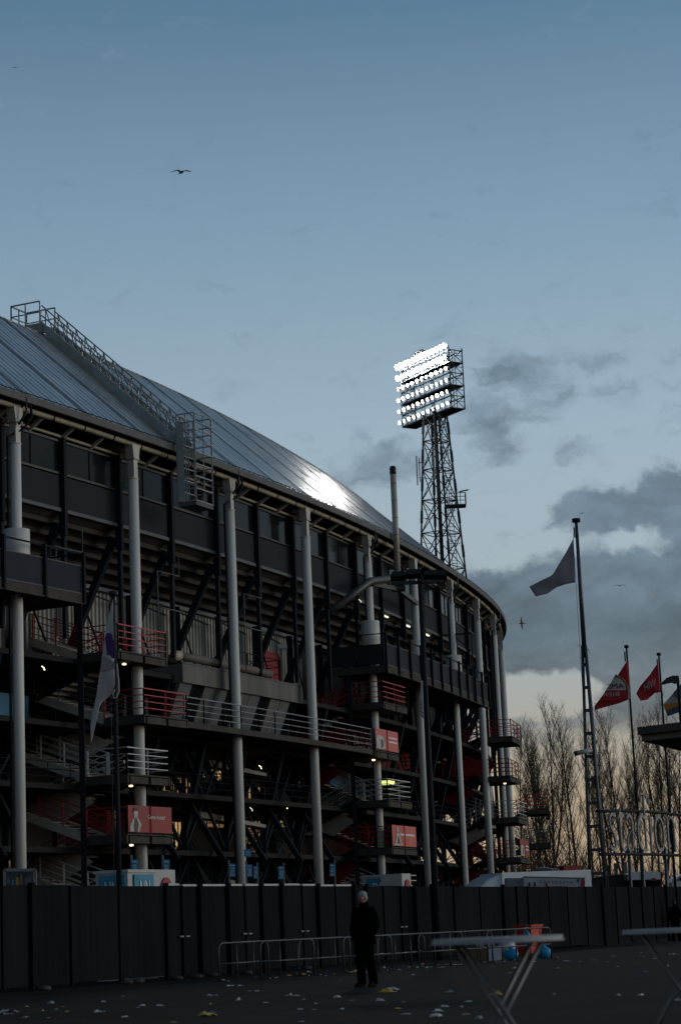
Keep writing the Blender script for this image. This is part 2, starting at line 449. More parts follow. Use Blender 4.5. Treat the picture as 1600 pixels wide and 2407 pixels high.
# ================================================================== STADIUM
S0, S1 = -26.0, 100.0
COLS = [.95 - 8.72, .95, 9.38, 18.03, 26.5, 35.3, 43.9, 52.6, 61.0, 68.8, 77.0]
st = thing('stadium', 'large oval football stadium with ribbed metal roof on tall white columns', 'stadium', C(25, 4, 0))
RB0, RZ0, RB1, RZ1 = -.38, 22.38, 7.0, 28.95
def RF(t): return (RB0 + (RB1 - RB0) * t, RZ0 + (RZ1 - RZ0) * t)
r = MB(); r.sweep([(RB0, RZ0), (RB1, RZ1), (RB1 + .1, RZ1 - .2), (RB0 + .12, RZ0 - .16)], S0, 112, .5)
roof = r.build('roof', 'roof_metal', st)
rb = MB(); nrm = Vector((0, 0, 1))
i = 0; s = S0 + .2
while s < 100:
    big = (i % 4 == 0)
    h = .024 if i % 2 == 0 else .016
    p, q = C(s, RB0 + .02, RZ0 + .02 + h * .3), C(s, RB1, RZ1 + h * .3)
    rb.bar(p, q, .05 if i % 2 == 0 else .028, h)
    s += .52; i += 1
for c in [c + 4.36 for c in COLS] + COLS:
    rb.bar(C(c + .26, RB0, RZ0 + .02), C(c + .26, RB1, RZ1 + .02), .075, .03); rb.bar(C(c + .5, RB0, RZ0 + .02), C(c + .5, RB1, RZ1 + .02), .05, .03)
rb.build('roof_rib', 'roof_rib', roof)
rc = MB(); rc.sweep([(RB1 - .12, RZ1 - .03), (RB1 + .16, RZ1 + .06), (RB1 + .2, RZ1 - .2)], S0, 112, .8); rc.build('ridge_cap', 'roof_rib', roof)
fa = MB(); fa.sweep([(-.50, 22.12), (-.40, 22.10), (-.38, 22.42), (-.50, 22.42)], S0, 112, .6); fa.build('fascia', 'fascia_metal', roof)
ed = MB(); ed.tube([C(S0 + .8 * k, -.44, 22.50) for k in range(int((112 - S0) / .8))], .022, 5)
for k in range(int((112 - S0) / 1.09)): ed.bar(C(S0 + k * 1.09, -.44, 22.4), C(S0 + k * 1.09, -.44, 22.5), .03)
ed.build('edge_wire', 'steel_blue', roof)
gp = MB(); gp.tube([C(S0 + .6 * k, 0, 22.0) for k in range(int((112 - S0) / .6))], .125, 10)
gutter = gp.build('gutter_pipe', 'pipe_tan', st)
for k in range(int((100 - S0) / 2.18)):
    s = S0 + 1.1 + k * 2.18; gj = MB(); gj.tube([C(s - .03, 0, 22.0), C(s + .03, 0, 22.0)], .15, 10); gj.build('pipe_collar', 'steel_blue', gutter)
# underside of the eave: second pipe, rafters and braces
un = MB(); un.tube([C(S0 + .8 * k, .72, 21.62) for k in range(int((108 - S0) / .8))], .07, 6)
un.build('eave_rail', 'pipe_tan', st)
for s in [S0 + .6 + 2.18 * k for k in range(int((100 - S0) / 2.18))]:
    ub = MB(); ub.bar(C(s, .02, 22.0), C(s, .86, 21.5), .07, .16); ub.build('eave_bracket', 'column_neck', st)
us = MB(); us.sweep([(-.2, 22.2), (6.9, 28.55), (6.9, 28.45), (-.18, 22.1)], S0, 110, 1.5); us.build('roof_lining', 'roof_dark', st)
for c in COLS + [85.0, 93.0]:
    o = MB(); o.tube([C(c, 0, 0), C(c, 0, 20.45)], .225, 20, cap=True)
    pc = o.build('column', 'column_paint', st)
    o = MB(); o.tube([C(c, 0, 20.44), C(c, 0, 20.49)], .245, 20); o.build('collar', 'column_paint', pc)
    h = heading(c); ax = (Vector((math.cos(h), math.sin(h), 0)), Vector((-math.sin(h), math.cos(h), 0)), Vector((0, 0, 1)))
    o = MB(); o.box(C(c, 0, 21.0), (.31, .31, 1.06), ax); o.build('neck', 'column_neck', pc)
    o = MB()
    q = lambda z, a, b: [C(c + a * i, b * j, z) for i, j in ((-1, -1), (1, -1), (1, 1), (-1, 1))]
    o.hexa(q(21.35, .2, .2), q(21.93, .30, .2)); o.box(C(c, 0, 21.33), (.44, .44, .05), ax)
    o.build('capital', 'column_neck', pc)
    o = MB(); o.bar(C(c, .15, 21.75), C(c - .15, 2.8, 22.5), .24, .24); o.tube([C(c, .1, 21.6), C(c + .2, 1.4, 21.35), C(c + .3, 3, 22.2)], .13, 8); o.build('outrigger', 'pipe_tan', pc)
for c, zb, zt, rr in ((COLS[1], 15.0, 17.0, .53), (COLS[5], 15.3, 17.25, .5), (COLS[6], 15.0, 17.2, .34), (COLS[7], 15.0, 17.25, .5)):
    o = MB(); o.tube([C(c, 0, zb), C(c, 0, zt)], rr, 24); o.build('column_sleeve', 'column_paint', st)
# downpipes beside some columns
for c in (COLS[1], COLS[3], COLS[5], COLS[7], COLS[9]):
    o = MB(); o.tube([C(c + .45, -.42, 22.2), C(c + .5, -.46, 21.6), C(c + .3, -.2, 21.1), C(c - .42, .05, 20.7), C(c - .42, .05, .0)], .055, 7)
    o.build('downpipe', 'steel_blue', st)
    o = MB(); o.tube([C(c + .1, -.47, 22.3), C(c + .12, -.49, 21.7), C(c - .1, -.25, 21.2)], .05, 7); o.build('downpipe_hose', 'steel_black', st)
# mullions, clerestory glass and cladding
MUL = []
for a, b in zip(COLS, COLS[1:]): MUL += [a, (a + b) / 2]
MUL = [COLS[0] - 13.0, COLS[0] - 8.7, COLS[0] - 4.36] + MUL + [COLS[-1], 81, 85, 89, 93, 97]
for m_ in MUL:
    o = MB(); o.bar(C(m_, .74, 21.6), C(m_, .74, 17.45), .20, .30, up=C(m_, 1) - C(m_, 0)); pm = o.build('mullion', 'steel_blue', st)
    o = MB(); o.bar(C(m_, .76, 17.45), C(m_, .76, 13.2), .12, .16, up=C(m_, 1) - C(m_, 0)); o.build('hanger', 'steel_blue', pm)
    o = MB(); o.bar(C(m_ + .10, .70, 18.3), C(m_ + .10, .70, 13.4), .035, .05); o.build('hanger_flange', 'steel_pale', pm)
for a, b in zip(MUL, MUL[1:]):
    a += .1; b -= .1; n_ = max(2, round((b - a) / 1.0))
    o = MB(); o.slab(a, b, .84, .87, 20.13, 21.4, 2); w_ = o.build('clerestory_window', 'dark_glass', st)
    o = MB(); o.slab(a, b, .78, .9, 20.03, 20.12, 2); o.slab(a, b, .78, .9, 21.4, 21.5, 2)
    o.bar(C((a + b) / 2, .82, 20.1), C((a + b) / 2, .82, 21.4), .04); o.build('frame', 'steel_black', w_)
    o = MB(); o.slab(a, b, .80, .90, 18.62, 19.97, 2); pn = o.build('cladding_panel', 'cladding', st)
    o = MB(); o.slab(a, b, .74, .92, 18.45, 18.60, 2); o.build('sill', 'sill_metal', pn)
# raking structure below the cladding
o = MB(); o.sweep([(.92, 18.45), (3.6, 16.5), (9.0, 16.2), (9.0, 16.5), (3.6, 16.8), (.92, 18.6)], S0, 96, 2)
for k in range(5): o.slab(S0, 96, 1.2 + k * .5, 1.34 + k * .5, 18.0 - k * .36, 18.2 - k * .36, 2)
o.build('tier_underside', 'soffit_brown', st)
o = MB(); o.slab(S0, 96, 3.28, 3.45, 16.25, 16.42, 2); o.build('edge_beam', 'steel_pale', st)
for m_ in MUL[1:-3]:
    o = MB(); o.bar(C(m_ - .1, .95, 18.0), C(m_ - .1, 3.9, 12.3), .26, .30, up=(0, 0, 1)); o.bar(C(m_ - .1, 2.9, 16.2), C(m_ - .1, 2.9, 12.7), .3, .3)
    o.bar(C(m_ + .1, 2.7, 15.3), C(m_ + 2.2, 3.0, 13.0), .07); o.bar(C(m_ + .1, 2.75, 15.9), C(m_ + 3.5, 3.1, 15.75), .06)
    o.build('raking_strut', 'steel_blue', st)
# pale corrugated wall of the upper concourse
o = MB()
s = S0
prof = []
while s < 34: prof.append((s, 3.5)); prof.append((s + .12, 3.5)); prof.append((s + .16, 3.58)); prof.append((s + .28, 3.58)); s += .32
for z0_, z1_ in ((12.7, 16.28),):
    vs = []; fs = []
    for (a, b) in prof: vs += [C(a, b, z0_), C(a, b, z1_)]
    fs = [(2 * k, 2 * k + 2, 2 * k + 3, 2 * k + 1) for k in range(len(prof) - 1)]
    o.add(vs, fs)
o.build('corrugated_wall', 'corrugated', st)
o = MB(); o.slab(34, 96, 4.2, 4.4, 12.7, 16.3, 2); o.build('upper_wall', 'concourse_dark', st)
o = MB()
a_, b_ = sz(615, 1535, 3.35)[0], sz(660, 1535, 3.35)[0]
pts = [(a_, 12.8), (b_, 12.8), (b_, 14.9), (b_ - .3, 15.25), (a_ + .3, 15.25), (a_, 14.9)]
o.prism([C(s_, 3.35, z_) for s_, z_ in pts], C(20, .1) - C(20, 0)); o.build('arched_door', 'panel_red', st)
# concourse floors, back wall, glowing panes standing in for sunset reflected in glass
for z_ in (12.5, 9.95, 7.4, 4.85, 2.3):
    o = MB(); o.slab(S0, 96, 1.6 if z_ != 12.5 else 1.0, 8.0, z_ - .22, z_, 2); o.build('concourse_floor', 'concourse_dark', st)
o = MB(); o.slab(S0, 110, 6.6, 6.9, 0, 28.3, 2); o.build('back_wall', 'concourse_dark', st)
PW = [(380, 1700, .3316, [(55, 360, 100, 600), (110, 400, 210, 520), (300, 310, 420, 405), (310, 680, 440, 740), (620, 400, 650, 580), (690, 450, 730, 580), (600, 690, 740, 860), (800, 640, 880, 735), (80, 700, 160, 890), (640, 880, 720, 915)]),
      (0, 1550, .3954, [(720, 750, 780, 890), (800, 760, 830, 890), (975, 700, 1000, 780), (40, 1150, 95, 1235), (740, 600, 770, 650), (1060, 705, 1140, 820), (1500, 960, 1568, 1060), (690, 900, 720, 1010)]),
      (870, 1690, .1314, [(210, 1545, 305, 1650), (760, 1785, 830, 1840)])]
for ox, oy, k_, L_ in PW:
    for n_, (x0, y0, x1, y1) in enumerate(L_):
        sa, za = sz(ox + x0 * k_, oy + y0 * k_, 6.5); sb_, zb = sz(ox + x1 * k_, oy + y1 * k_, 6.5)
        o = MB(); o.slab(sa, sb_, 6.48, 6.55, min(za, zb), max(za, zb), 1.5); wn = o.build('sunset_glow_pane', 'sunset_glow' if n_ % 3 else 'sunset_glow_dim', st)
        o = MB()
        for q in range(4): t = sa + (sb_ - sa) * q / 3; o.bar(C(t, 6.42, min(za, zb)), C(t, 6.42, max(za, zb)), .06)
        o.slab(sa, sb_, 6.38, 6.44, (za + zb) / 2 - .03, (za + zb) / 2 + .03, 2); o.build('glazing_bar', 'steel_black', wn)
# dark trussed legs of the lower stand
rngs = random.Random(3)
for m_ in [m for m in MUL if -14 < m < 80 and not (3 < m < 12.5 or 31 < m < 40.5 or 57 < m < 68)]:
    o = MB()
    o.bar(C(m_ + .3, 1.2, 12.4), C(m_ + .3, 4.6, 0), .28, .3); o.bar(C(m_ + .3, 1.0, 4.4), C(m_ + .3, 5.6, 11.6), .2, .24)
    o.bar(C(m_ + .3, 3.0, 12.4), C(m_ + .3, 3.0, 0), .22, .22)
    o.bar(C(m_ + .4, 3.0, 9.6), C(m_ + 4.2, 3.0, 5.2), .12); o.bar(C(m_ + .4, 3.0, 5.2), C(m_ + 4.2, 3.0, 9.6), .12)
    o.bar(C(m_ + .4, 2.6, 4.6), C(m_ + 4.2, 2.6, .3), .10); o.bar(C(m_ + .4, 2.6, .3), C(m_ + 4.2, 2.6, 4.6), .10)
    o.build('lower_truss', 'steel_blue', st)
o = MB()
for z_ in (8.4, 3.3):
    for dz in (0, -.3, -.6): o.tube([C(-14 + 2 * k, 1.75, z_ + dz - .1) for k in range(48)], .022, 4)
    for k in range(60): o.bar(C(-14 + 1.6 * k, 1.75, z_ - .1), C(-14 + 1.6 * k, 1.75, z_ - 1.0), .035)
o.build('concourse_railing', 'steel_blue', st)
for (s0_, s1_, z0_, z1_, m_) in ((-6, 2.5, 9.6, 12.0, 'panel_blue'), (4, 8, 9.9, 11.4, 'panel_blue'), (41, 47, 8.8, 11.2, 'panel_blue'), (31, 34, 9.9, 12, 'panel_red'), (48, 62, 9.4, 12.0, 'panel_red'), (-4, 3, 7.6, 9.2, 'panel_grey'), (44, 52, 11.3, 13.3, 'panel_grey')):
    o = MB(); o.slab(s0_, s1_, 4.6, 4.7, z0_, z1_, 1.5); o.build('infill_panel', m_, st)
# stairs inside the lower stand, running along the facade from floor to floor
FLR = [0, 2.3, 4.85, 7.4, 9.95, 12.5]
for n0, s_b in enumerate((-9.5, -4.2, 14.2, 19.4, 24.6, 28.9, 42.5, 48.0, 54.0)):
    for n_, (za, zb) in enumerate(zip(FLR[:-1], FLR[1:])):
        if (n0 * 2 + n_ * 3) % 7 == 5: continue
        sa, sb_ = (s_b, s_b + 3.6) if (n_ + n0) % 2 else (s_b + 3.6, s_b)
        for b_ in (3.3, 4.3):
            o = MB(); o.bar(C(sa, b_, za - .1), C(sb_, b_, zb - .1), .05, .22)
            for dz in (.35, .7, 1.05): o.bar(C(sa, b_, za + dz), C(sb_, b_, zb + dz), .035)
            for k in range(5): t_ = k / 4; p_ = C(sa, b_, za).lerp(C(sb_, b_, zb), t_); o.bar(p_, p_ + Vector((0, 0, 1.05)), .045)
            o.build('inner_railing', 'steel_blue', st)
        o = MB()
        for k in range(11): t_ = (k + .5) / 11; p_ = C(sa, 3.3, za).lerp(C(sb_, 3.3, zb), t_); q_ = C(sa, 4.3, za).lerp(C(sb_, 4.3, zb), t_); o.bar(p_, q_, .28, .05)
        o.build('inner_stair', 'deck_grey', st)
# pale tarpaulin wedges seen among the stairs of the lower stand
for (sa, z_, w_) in ((21.5, 6.4, 3.4), (22.6, 8.9, 2.6), (24.5, 3.2, 3.0)):
    o = MB(); o.prism([C(sa, 3.8, z_ + .5), C(sa + w_, 2.0, z_ - .15), C(sa + w_, 2.0, z_ - .3), C(sa, 3.8, z_ + .2)], C(sa + .8, 4.6, z_) - C(sa, 3.8, z_)); o.build('sloping_canopy', 'panel_grey', st)

# ================================================================== GALLERIES
def gallery(label, s0, s1, bf, bi, near_end, sp_=2.1):
    t = thing('gallery', label, 'gallery', C((s0 + s1) / 2, bf, 14.3), 'dark panelled galleries hung on the stadium')
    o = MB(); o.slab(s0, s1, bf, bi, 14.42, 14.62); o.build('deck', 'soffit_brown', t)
    o = MB(); o.slab(s0, s1, bf - .05, bf + .05, 14.33, 14.70); o.slab(s0, s1, bf - .12, bf + .1, 14.30, 14.35)
    if near_end: o.bar(C(s0, bf, 14.5), C(s0, bi, 14.5), .1, .38)
    else: o.bar(C(s1, bf, 14.5), C(s1, bi, 14.5), .1, .38)
    o.build('fascia_beam', 'deck_grey', t)
    k = max(1, round((s1 - s0) / sp_)); ds = (s1 - s0) / k
    for j in range(k):
        a, b = s0 + ds * j + .06, s0 + ds * (j + 1) - .06
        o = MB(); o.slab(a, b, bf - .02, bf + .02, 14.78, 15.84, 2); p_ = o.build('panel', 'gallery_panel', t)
        for za, zb in ((15.84, 15.88), (14.72, 14.77)): o = MB(); o.slab(a, b, bf - .04, bf + .04, za, zb, 2); o.build('trim', 'sill_metal', p_)
    for j in range(k + 1):
        o = MB(); o.bar(C(s0 + ds * j, bf - .1, 14.30), C(s0 + ds * j, bf - .1, 16.42), .11, .13, up=C(s0, 1) - C(s0, 0)); o.build('post', 'steel_blue', t)
    se = s0 if near_end else s1
    for (b0, b1) in ((bf + .1, (bf + bi) / 2), ((bf + bi) / 2 + .05, bi)):
        o = MB(); o.bar(C(se, b0, 15.3), C(se, b1, 15.3), .05, 1.08); o.build('end_panel', 'gallery_panel', t)
    o = MB(); o.slab(s0, s1, bf - .03, bf + .03, 16.35, 16.41); o.bar(C(se, bf, 16.38), C(se, bi, 16.38), .05)
    o.build('handrail', 'steel_blue', t)
    return t
gallery('dark panelled gallery at the far curve behind the three sleeved columns', 34.2, 57.2, -1.1, 2.0, True)
gallery('dark panelled gallery around the nearest column above the red stair landing', -14.0, 4.1, -.85, 2.0, False, 2.55)
for k, (x, y) in enumerate(((905, 1436), (957, 1457), (1003, 1478))):
    s_, z_ = sz(x, y, .95); z_ = 18.33
    t = thing('tube_light', ['lit tube light under the cladding, nearest the chimney', 'lit tube light under the cladding, in the middle of the three', 'lit tube light under the cladding, farthest right of the three'][k], 'light', C(s_, 1.0, 18.3), 'tube lights under the cladding')
    o = MB(); o.bar(C(s_ - .6, 1.0, z_), C(s_ + .6, 1.0, z_), .09, .06); o.build('diffuser', 'lamp_cool', t)
    o = MB(); o.bar(C(s_ - .8, 1.0, z_ + .09), C(s_ + .8, 1.0, z_ + .09), .14, .06); o.build('housing', 'rail_grey', t)
# bracket frame at the end of the far gallery
t = thing('bracket_frame', 'thin black steel bracket frame rising from the far end of the gallery', 'bracket', C(52.5, -1.2, 14.4))
o = MB(); o.bar(C(52.6, -1.2, 14.4), C(52.6, -1.2, 18.6), .1); o.bar(C(52.6, -1.2, 18.55), C(52.6, .6, 18.55), .1); o.bar(C(52.6, -1.1, 17.5), C(52.6, -.1, 18.5), .07); o.build('frame', 'steel_black', t)

# ================================================================== STAIR TOWERS
def rails(mb, path, n=4, h=1.08, w=.035, post=True, pw=.06, step=1.7):
    path = [Vector(p) for p in path]
    for a, b in zip(path, path[1:]):
        for k in range(n):
            dz = Vector((0, 0, h * (k + 1) / n)); mb.bar(a + dz, b + dz, w if k < n - 1 else w * 1.3)
        if post:
            L_ = (b - a).length; m_ = max(1, round(L_ / step))
            for j in range(m_ + 1):
                p = a.lerp(b, j / m_); mb.bar(p, p + Vector((0, 0, h)), pw)

def stair_tower(label, levels, kind, dl=2.0, run=2.9, colr=None, posts=True, top=14.2):
    l0 = levels[0]
    t = thing('stair_tower', label, 'stair tower', C((l0['s0'] + l0['s1']) / 2, l0['bo'], 0), 'external stair towers of the stadium')
    HS = 1.27
    for n_, L_ in enumerate(levels):
        z, s0, s1, bo = L_['z'], L_['s0'], L_['s1'], L_['bo']; sm = (s0 + s1) / 2; bi = bo + dl + run
        rm = L_['rail']; om = L_.get('rail2', rm)
        o = MB(); o.slab(s0, s1, bo, bo + dl, z - .06, z); lp = o.build('landing', 'deck_grey', t)
        o = MB()
        for (a, b) in ((s0 + .15, sm - .1), (sm + .1, s1 - .15)): o.slab(a, b, bo - .02, bo + .06, z - .38, z - .1, 2)
        o.bar(C(s0, bo, z - .22), C(s0, bo + dl, z - .22), .1, .3); o.bar(C(s1, bo, z - .22), C(s1, bo + dl, z - .22), .1, .3)
        o.slab(s0, s1, bo + .08, bo + dl, z - .36, z - .3); o.build('edge_beam', 'deck_grey', lp)
        o = MB(); rails(o, [C(s0, bo + dl, z), C(s0, bo + .05, z), C(s1, bo + .05, z), C(s1, bo + dl, z)])
        o.build('railing', rm, t)
        zi = z + HS if kind == 'out_down' else z - HS
        o = MB(); o.slab(s0, s1, bi, bi + 1.5, zi - .3, zi); o.build('landing', 'deck_grey', t)
        o = MB(); rails(o, [C(s0, bi, zi), C(s0, bi + 1.5, zi)]); o.build('railing', om, t)
        for lane, zz in ((0, zi), (1, z - HS if kind == 'out_down' else z + HS)):
            a = (s0 if lane == 0 else sm) + .08; b = (sm if lane == 0 else s1) - .08
            if zz < -.2 or (n_ == 0 and lane == 1 and kind != 'out_down'): continue
            o = MB(); K = 8
            for k in range(K):
                q = (k + .5) / K; bb = bo + dl + run * q; z_ = z + (zz - z) * q
                o.hexa([C(a, bb - .2, z_ - .05), C(b, bb - .2, z_ - .05), C(b, bb + .2, z_ - .05), C(a, bb + .2, z_ - .05)], [C(a, bb - .2, z_), C(b, bb - .2, z_), C(b, bb + .2, z_), C(a, bb + .2, z_)])
                dn = -.18 if True else 0
                o.hexa([C(a, bb - .02, z_ - .2), C(b, bb - .02, z_ - .2), C(b, bb + .02, z_ - .2), C(a, bb + .02, z_ - .2)], [C(a, bb - .02, z_), C(b, bb - .02, z_), C(b, bb + .02, z_), C(a, bb + .02, z_)])
            fl = o.build('stair_flight', 'tread_grey', t)
            for q in (a, b):
                o = MB(); o.bar(C(q, bo + dl, z - .1), C(q, bi, zz - .1), .06, .36); o.build('stringer', 'stringer_pale' if kind == 'out_down' and lane == 0 else 'steel_blue', fl)
                o = MB(); rails(o, [C(q, bo + dl, z), C(q, bi, zz)], step=1.3); o.build('railing', om, t)
        if L_.get('panel'):
            o = MB(); c0 = bo + dl + .3; zt = z
            zc = z - HS if kind != 'out_down' else z + HS
            pts = [(bo + dl + .2, zt - .45), (bo + dl + run * .5, zt - .45 - .72), (bi + .2, zt - .5), (bo + dl + run * .5, zt + .55 - .2)]
            o.prism([C(s0 + .75, b, z_ - .55) for b, z_ in pts], C(sm + .05) - C(sm)); o.build('side_panel', L_['panel'], t)
        if L_.get('infill'):
            o = MB(); o.bar(C(s0 - .05, bo + 1.6, z + .58), C(s0 - .05, bo + dl + 2.4, z + .58), .04, 1.0); o.build('infill_sheet', 'panel_red', t)
        if L_.get('lamp'):
            s_, z_ = s0 + (s1 - s0) * .35, z - .42
            o = MB(); o.ball(C(s_, bo + .6, z_), .075, sq=(1.2, 1.2, .5)); o.build('lamp', 'lamp_warm', t)
    if posts:
        lo = levels[-1]
        for (s_, b_, zt) in ((l0['s0'], l0['bo'] + dl - .1, top), (l0['s1'], l0['bo'] + dl - .1, 12.9), (l0['s0'], l0['bo'] + dl + run + .3, 13.2), (l0['s1'], l0['bo'] + dl + run + .3, 13.2)):
            o = MB(); o.bar(C(s_, b_, 0), C(s_, b_, zt), .2, .22); o.build('post', 'steel_blue', t)
    return t

def banner(lv, label, cloth, kind):
    s0, s1, bo, z = lv['s0'], lv['s1'], lv['bo'], lv['z']; sm = (s0 + s1) / 2
    t = thing('banner', label, 'banner', C(sm, bo, z), 'red advertising banners on the stair landings')
    th = C(sm, -.03) - C(sm, 0)
    for (a, b) in ((s0 + .05, sm - .08), (sm + .08, s1 - .05)):
        o = MB(); o.slab(a, b, bo - .02, bo + .01, z + .06, z + 1.14, 2); o.build('cloth', cloth, t)
    o = MB(); o.bar(C(sm, bo - .01, z), C(sm, bo - .01, z + 1.12), .12, .06); o.build('frame_post', 'rail_red', t)
    f = MB(); g_ = MB(); w_ = sm - s0
    q = lambda u, v: C(s0 + .05 + u * w_, bo - .035, z + .06 + v * 1.08)
    if kind == 'man':
        f.prism([q(.05, .02), q(.45, .02), q(.55, .3), q(.42, .52), q(.2, .5), q(.08, .3)], th * .3)
        g_.prism([q(.22, .02), q(.38, .02), q(.42, .3), q(.35, .5), q(.25, .5), q(.22, .3)], th * .6)
        f.prism([q(.24, .54), q(.38, .54), q(.41, .7), q(.38, .84), q(.25, .84), q(.22, .7)], th * .3)
        g_.prism([q(.20, .74), q(.26, .78), q(.38, .80), q(.42, .78), q(.40, .92), q(.24, .93)], th * .6)
        x = MB(); x.text('Come boots!', C(sm - .25, bo - .05, z + .62), C(sm + 1.25, bo) - C(sm - .1, bo), Vector((0, 0, .17))); x.build('lettering', 'sign_letter', t)
    elif kind == 'pale':
        f.prism([q(.02, .03), q(.7, .03), q(.78, .3), q(.6, .62), q(.3, .7), q(.02, .6)], th * .3)
        g_.prism([q(.4, .05), q(.6, .2), q(.55, .5), q(.42, .5)], th * .6)
        for v in (.72, .5):
            x = MB(); x.slab(sm + .2, s1 - .25, bo - .035, bo - .025, z + v, z + v + .08, 2); x.build('lettering', 'sign_letter', t)
    else:
        f.prism([q(.1, .02), q(.75, .02), q(.55, .45), q(.5, .62), q(.3, .62), q(.3, .4)], th * .3)
        f.prism([q(.32, .68), q(.48, .68), q(.5, .85), q(.4, .95), q(.31, .86)], th * .3)
        g_.prism([q(.35, .1), q(.55, .12), q(.5, .4), q(.38, .42)], th * .6)
        for (a, b) in ((s0 + w_ * .62, sm - .1), (sm + .15, s1 - .4)):
            x = MB(); x.slab(a, b, bo - .035, bo - .025, z + .62, z + .72, 2); x.build('lettering', 'sign_letter', t)
    f.build('print_figure', 'banner_figure', t); g_.build('print_shade', 'banner_dark', t)
    return t

LV_L = [dict(z=12.72, s0=6.58, s1=10.3, bo=-.9, rail='rail_red', lamp=1), dict(z=10.22, s0=8.44, s1=11.9, bo=-.9, rail='rail_red', rail2='rail_grey', panel='panel_grey'),
        dict(z=7.7, s0=7.07, s1=10.25, bo=-.9, rail='rail_white', panel='panel_grey', lamp=1), dict(z=5.28, s0=6.91, s1=10.35, bo=-.9, rail='rail_red', panel='panel_grey', lamp=1), dict(z=2.75, s0=6.9, s1=10.3, bo=-.9, rail='rail_white')]
LV_M = [dict(z=12.78, s0=34.2, s1=38.1, bo=-.95, rail='rail_red'), dict(z=10.15, s0=32.7, s1=36.4, bo=-.9, rail='rail_red', panel='panel_red', lamp=1, infill=1),
        dict(z=7.67, s0=34.4, s1=38.3, bo=-.9, rail='rail_white', panel='panel_grey'), dict(z=5.22, s0=34.6, s1=38.8, bo=-.9, rail='rail_red', panel='panel_red'), dict(z=2.7, s0=34.6, s1=38.6, bo=-.9, rail='rail_white')]
LV_R = [dict(z=13.0, s0=62.4, s1=67.2, bo=-1.65, rail='rail_red'), dict(z=10.35, s0=60.9, s1=65.3, bo=-1.6, rail='rail_red', panel='panel_red', lamp=1, infill=1),
        dict(z=7.8, s0=63.5, s1=68.6, bo=-1.6, rail='rail_white', panel='panel_grey'), dict(z=5.23, s0=63.5, s1=68.3, bo=-1.6, rail='rail_red', panel='panel_red'), dict(z=2.6, s0=63.4, s1=68, bo=-1.6, rail='rail_white')]
LV_F = [dict(z=9.2, s0=82, s1=86, bo=-3.0, rail='rail_red'), dict(z=6.7, s0=82, s1=86, bo=-3.0, rail='rail_grey'), dict(z=4.2, s0=82, s1=86, bo=-3.0, rail='rail_red')]
stair_tower('stair tower with red and white railings beside the nearest white columns', LV_L, 'out_down', top=16.4, run=3.5)
stair_tower('stair tower under the chimney with salmon banners on two landings', LV_M, 'out_up')
stair_tower('stair tower silhouetted against the sky at the right end of the stadium', LV_R, 'out_up', run=3.4)
stair_tower('farthest stair tower, half hidden behind the last white column', LV_F, 'out_up', dl=1.6, run=2.2, posts=False)
banner(LV_L[3], 'dark red banner with a man in a waistcoat on the left stair', 'banner_red', 'man')
banner(LV_M[1], 'salmon banner with two pale text lines on the upper middle landing', 'banner_salmon', 'pale')
banner(LV_M[3], 'salmon banner with a white figure on the lower middle landing', 'banner_salmon', 'fig')
banner(LV_R[3], 'dull red banner on the lowest landing beside the bare trees', 'banner_red', 'pale')
t = thing('cloth_screen', 'dull brown cloth screen tied to the farthest stair railing', 'screen', C(84, -3.05, 7.9))
o = MB(); o.prism([C(83.0, -3.1, 9.1), C(85.6, -3.1, 10.1), C(85.6, -3.1, 8.5), C(83.0, -3.1, 8.4)], C(84, -.03) - C(84, 0)); o.build('cloth', 'card_brown', t)
t = thing('ceiling_lamp', 'lime yellow lit lamp hanging under the middle white landing', 'lamp', C(35.9, .3, 8.3))
s_, z_ = sz(908, 1840, .3)
o = MB(); q = lambda z, a: [C(s_ + a * i, .3 + .3 * j, z) for i, j in ((-1, -1), (1, -1), (1, 1), (-1, 1))]
o.hexa(q(z_ - .09, .35), q(z_ + .09, .55)); o.build('lens', 'lamp_lime', t)
o = MB(); o.bar(C(s_, .3, z_ + .09), C(s_, .3, 9.7), .04); o.build('rod', 'steel_black', t)
for k, (x, y, b_, lb) in enumerate(((105, 1574, .4, 'small warm bulb glowing left of the nearest red landing'), (848, 1415, .3, 'small white bulb on the column above the far gallery'), (640, 1474, 2.0, 'small white bulb above the red arched door'), (614, 1806, 2.6, 'small bulb in the dark under the control room'), (593, 1905, 2.6, 'small white bulb low in the dark between the middle columns'), (675, 1900, 2.2, 'small warm bulb left of the middle stair'))):
    s_, z_ = sz(x, y, b_)
    o = MB(); o.ball(C(s_, b_, z_), .028); o.bar(C(s_, b_, z_ + .05), C(s_, b_ + .12, z_ + .15), .03); tag(o.build('bulb', 'lamp_cool' if k in (1, 2, 4) else 'lamp_warm'), lb, 'bulb', 'small bulbs on the stadium')

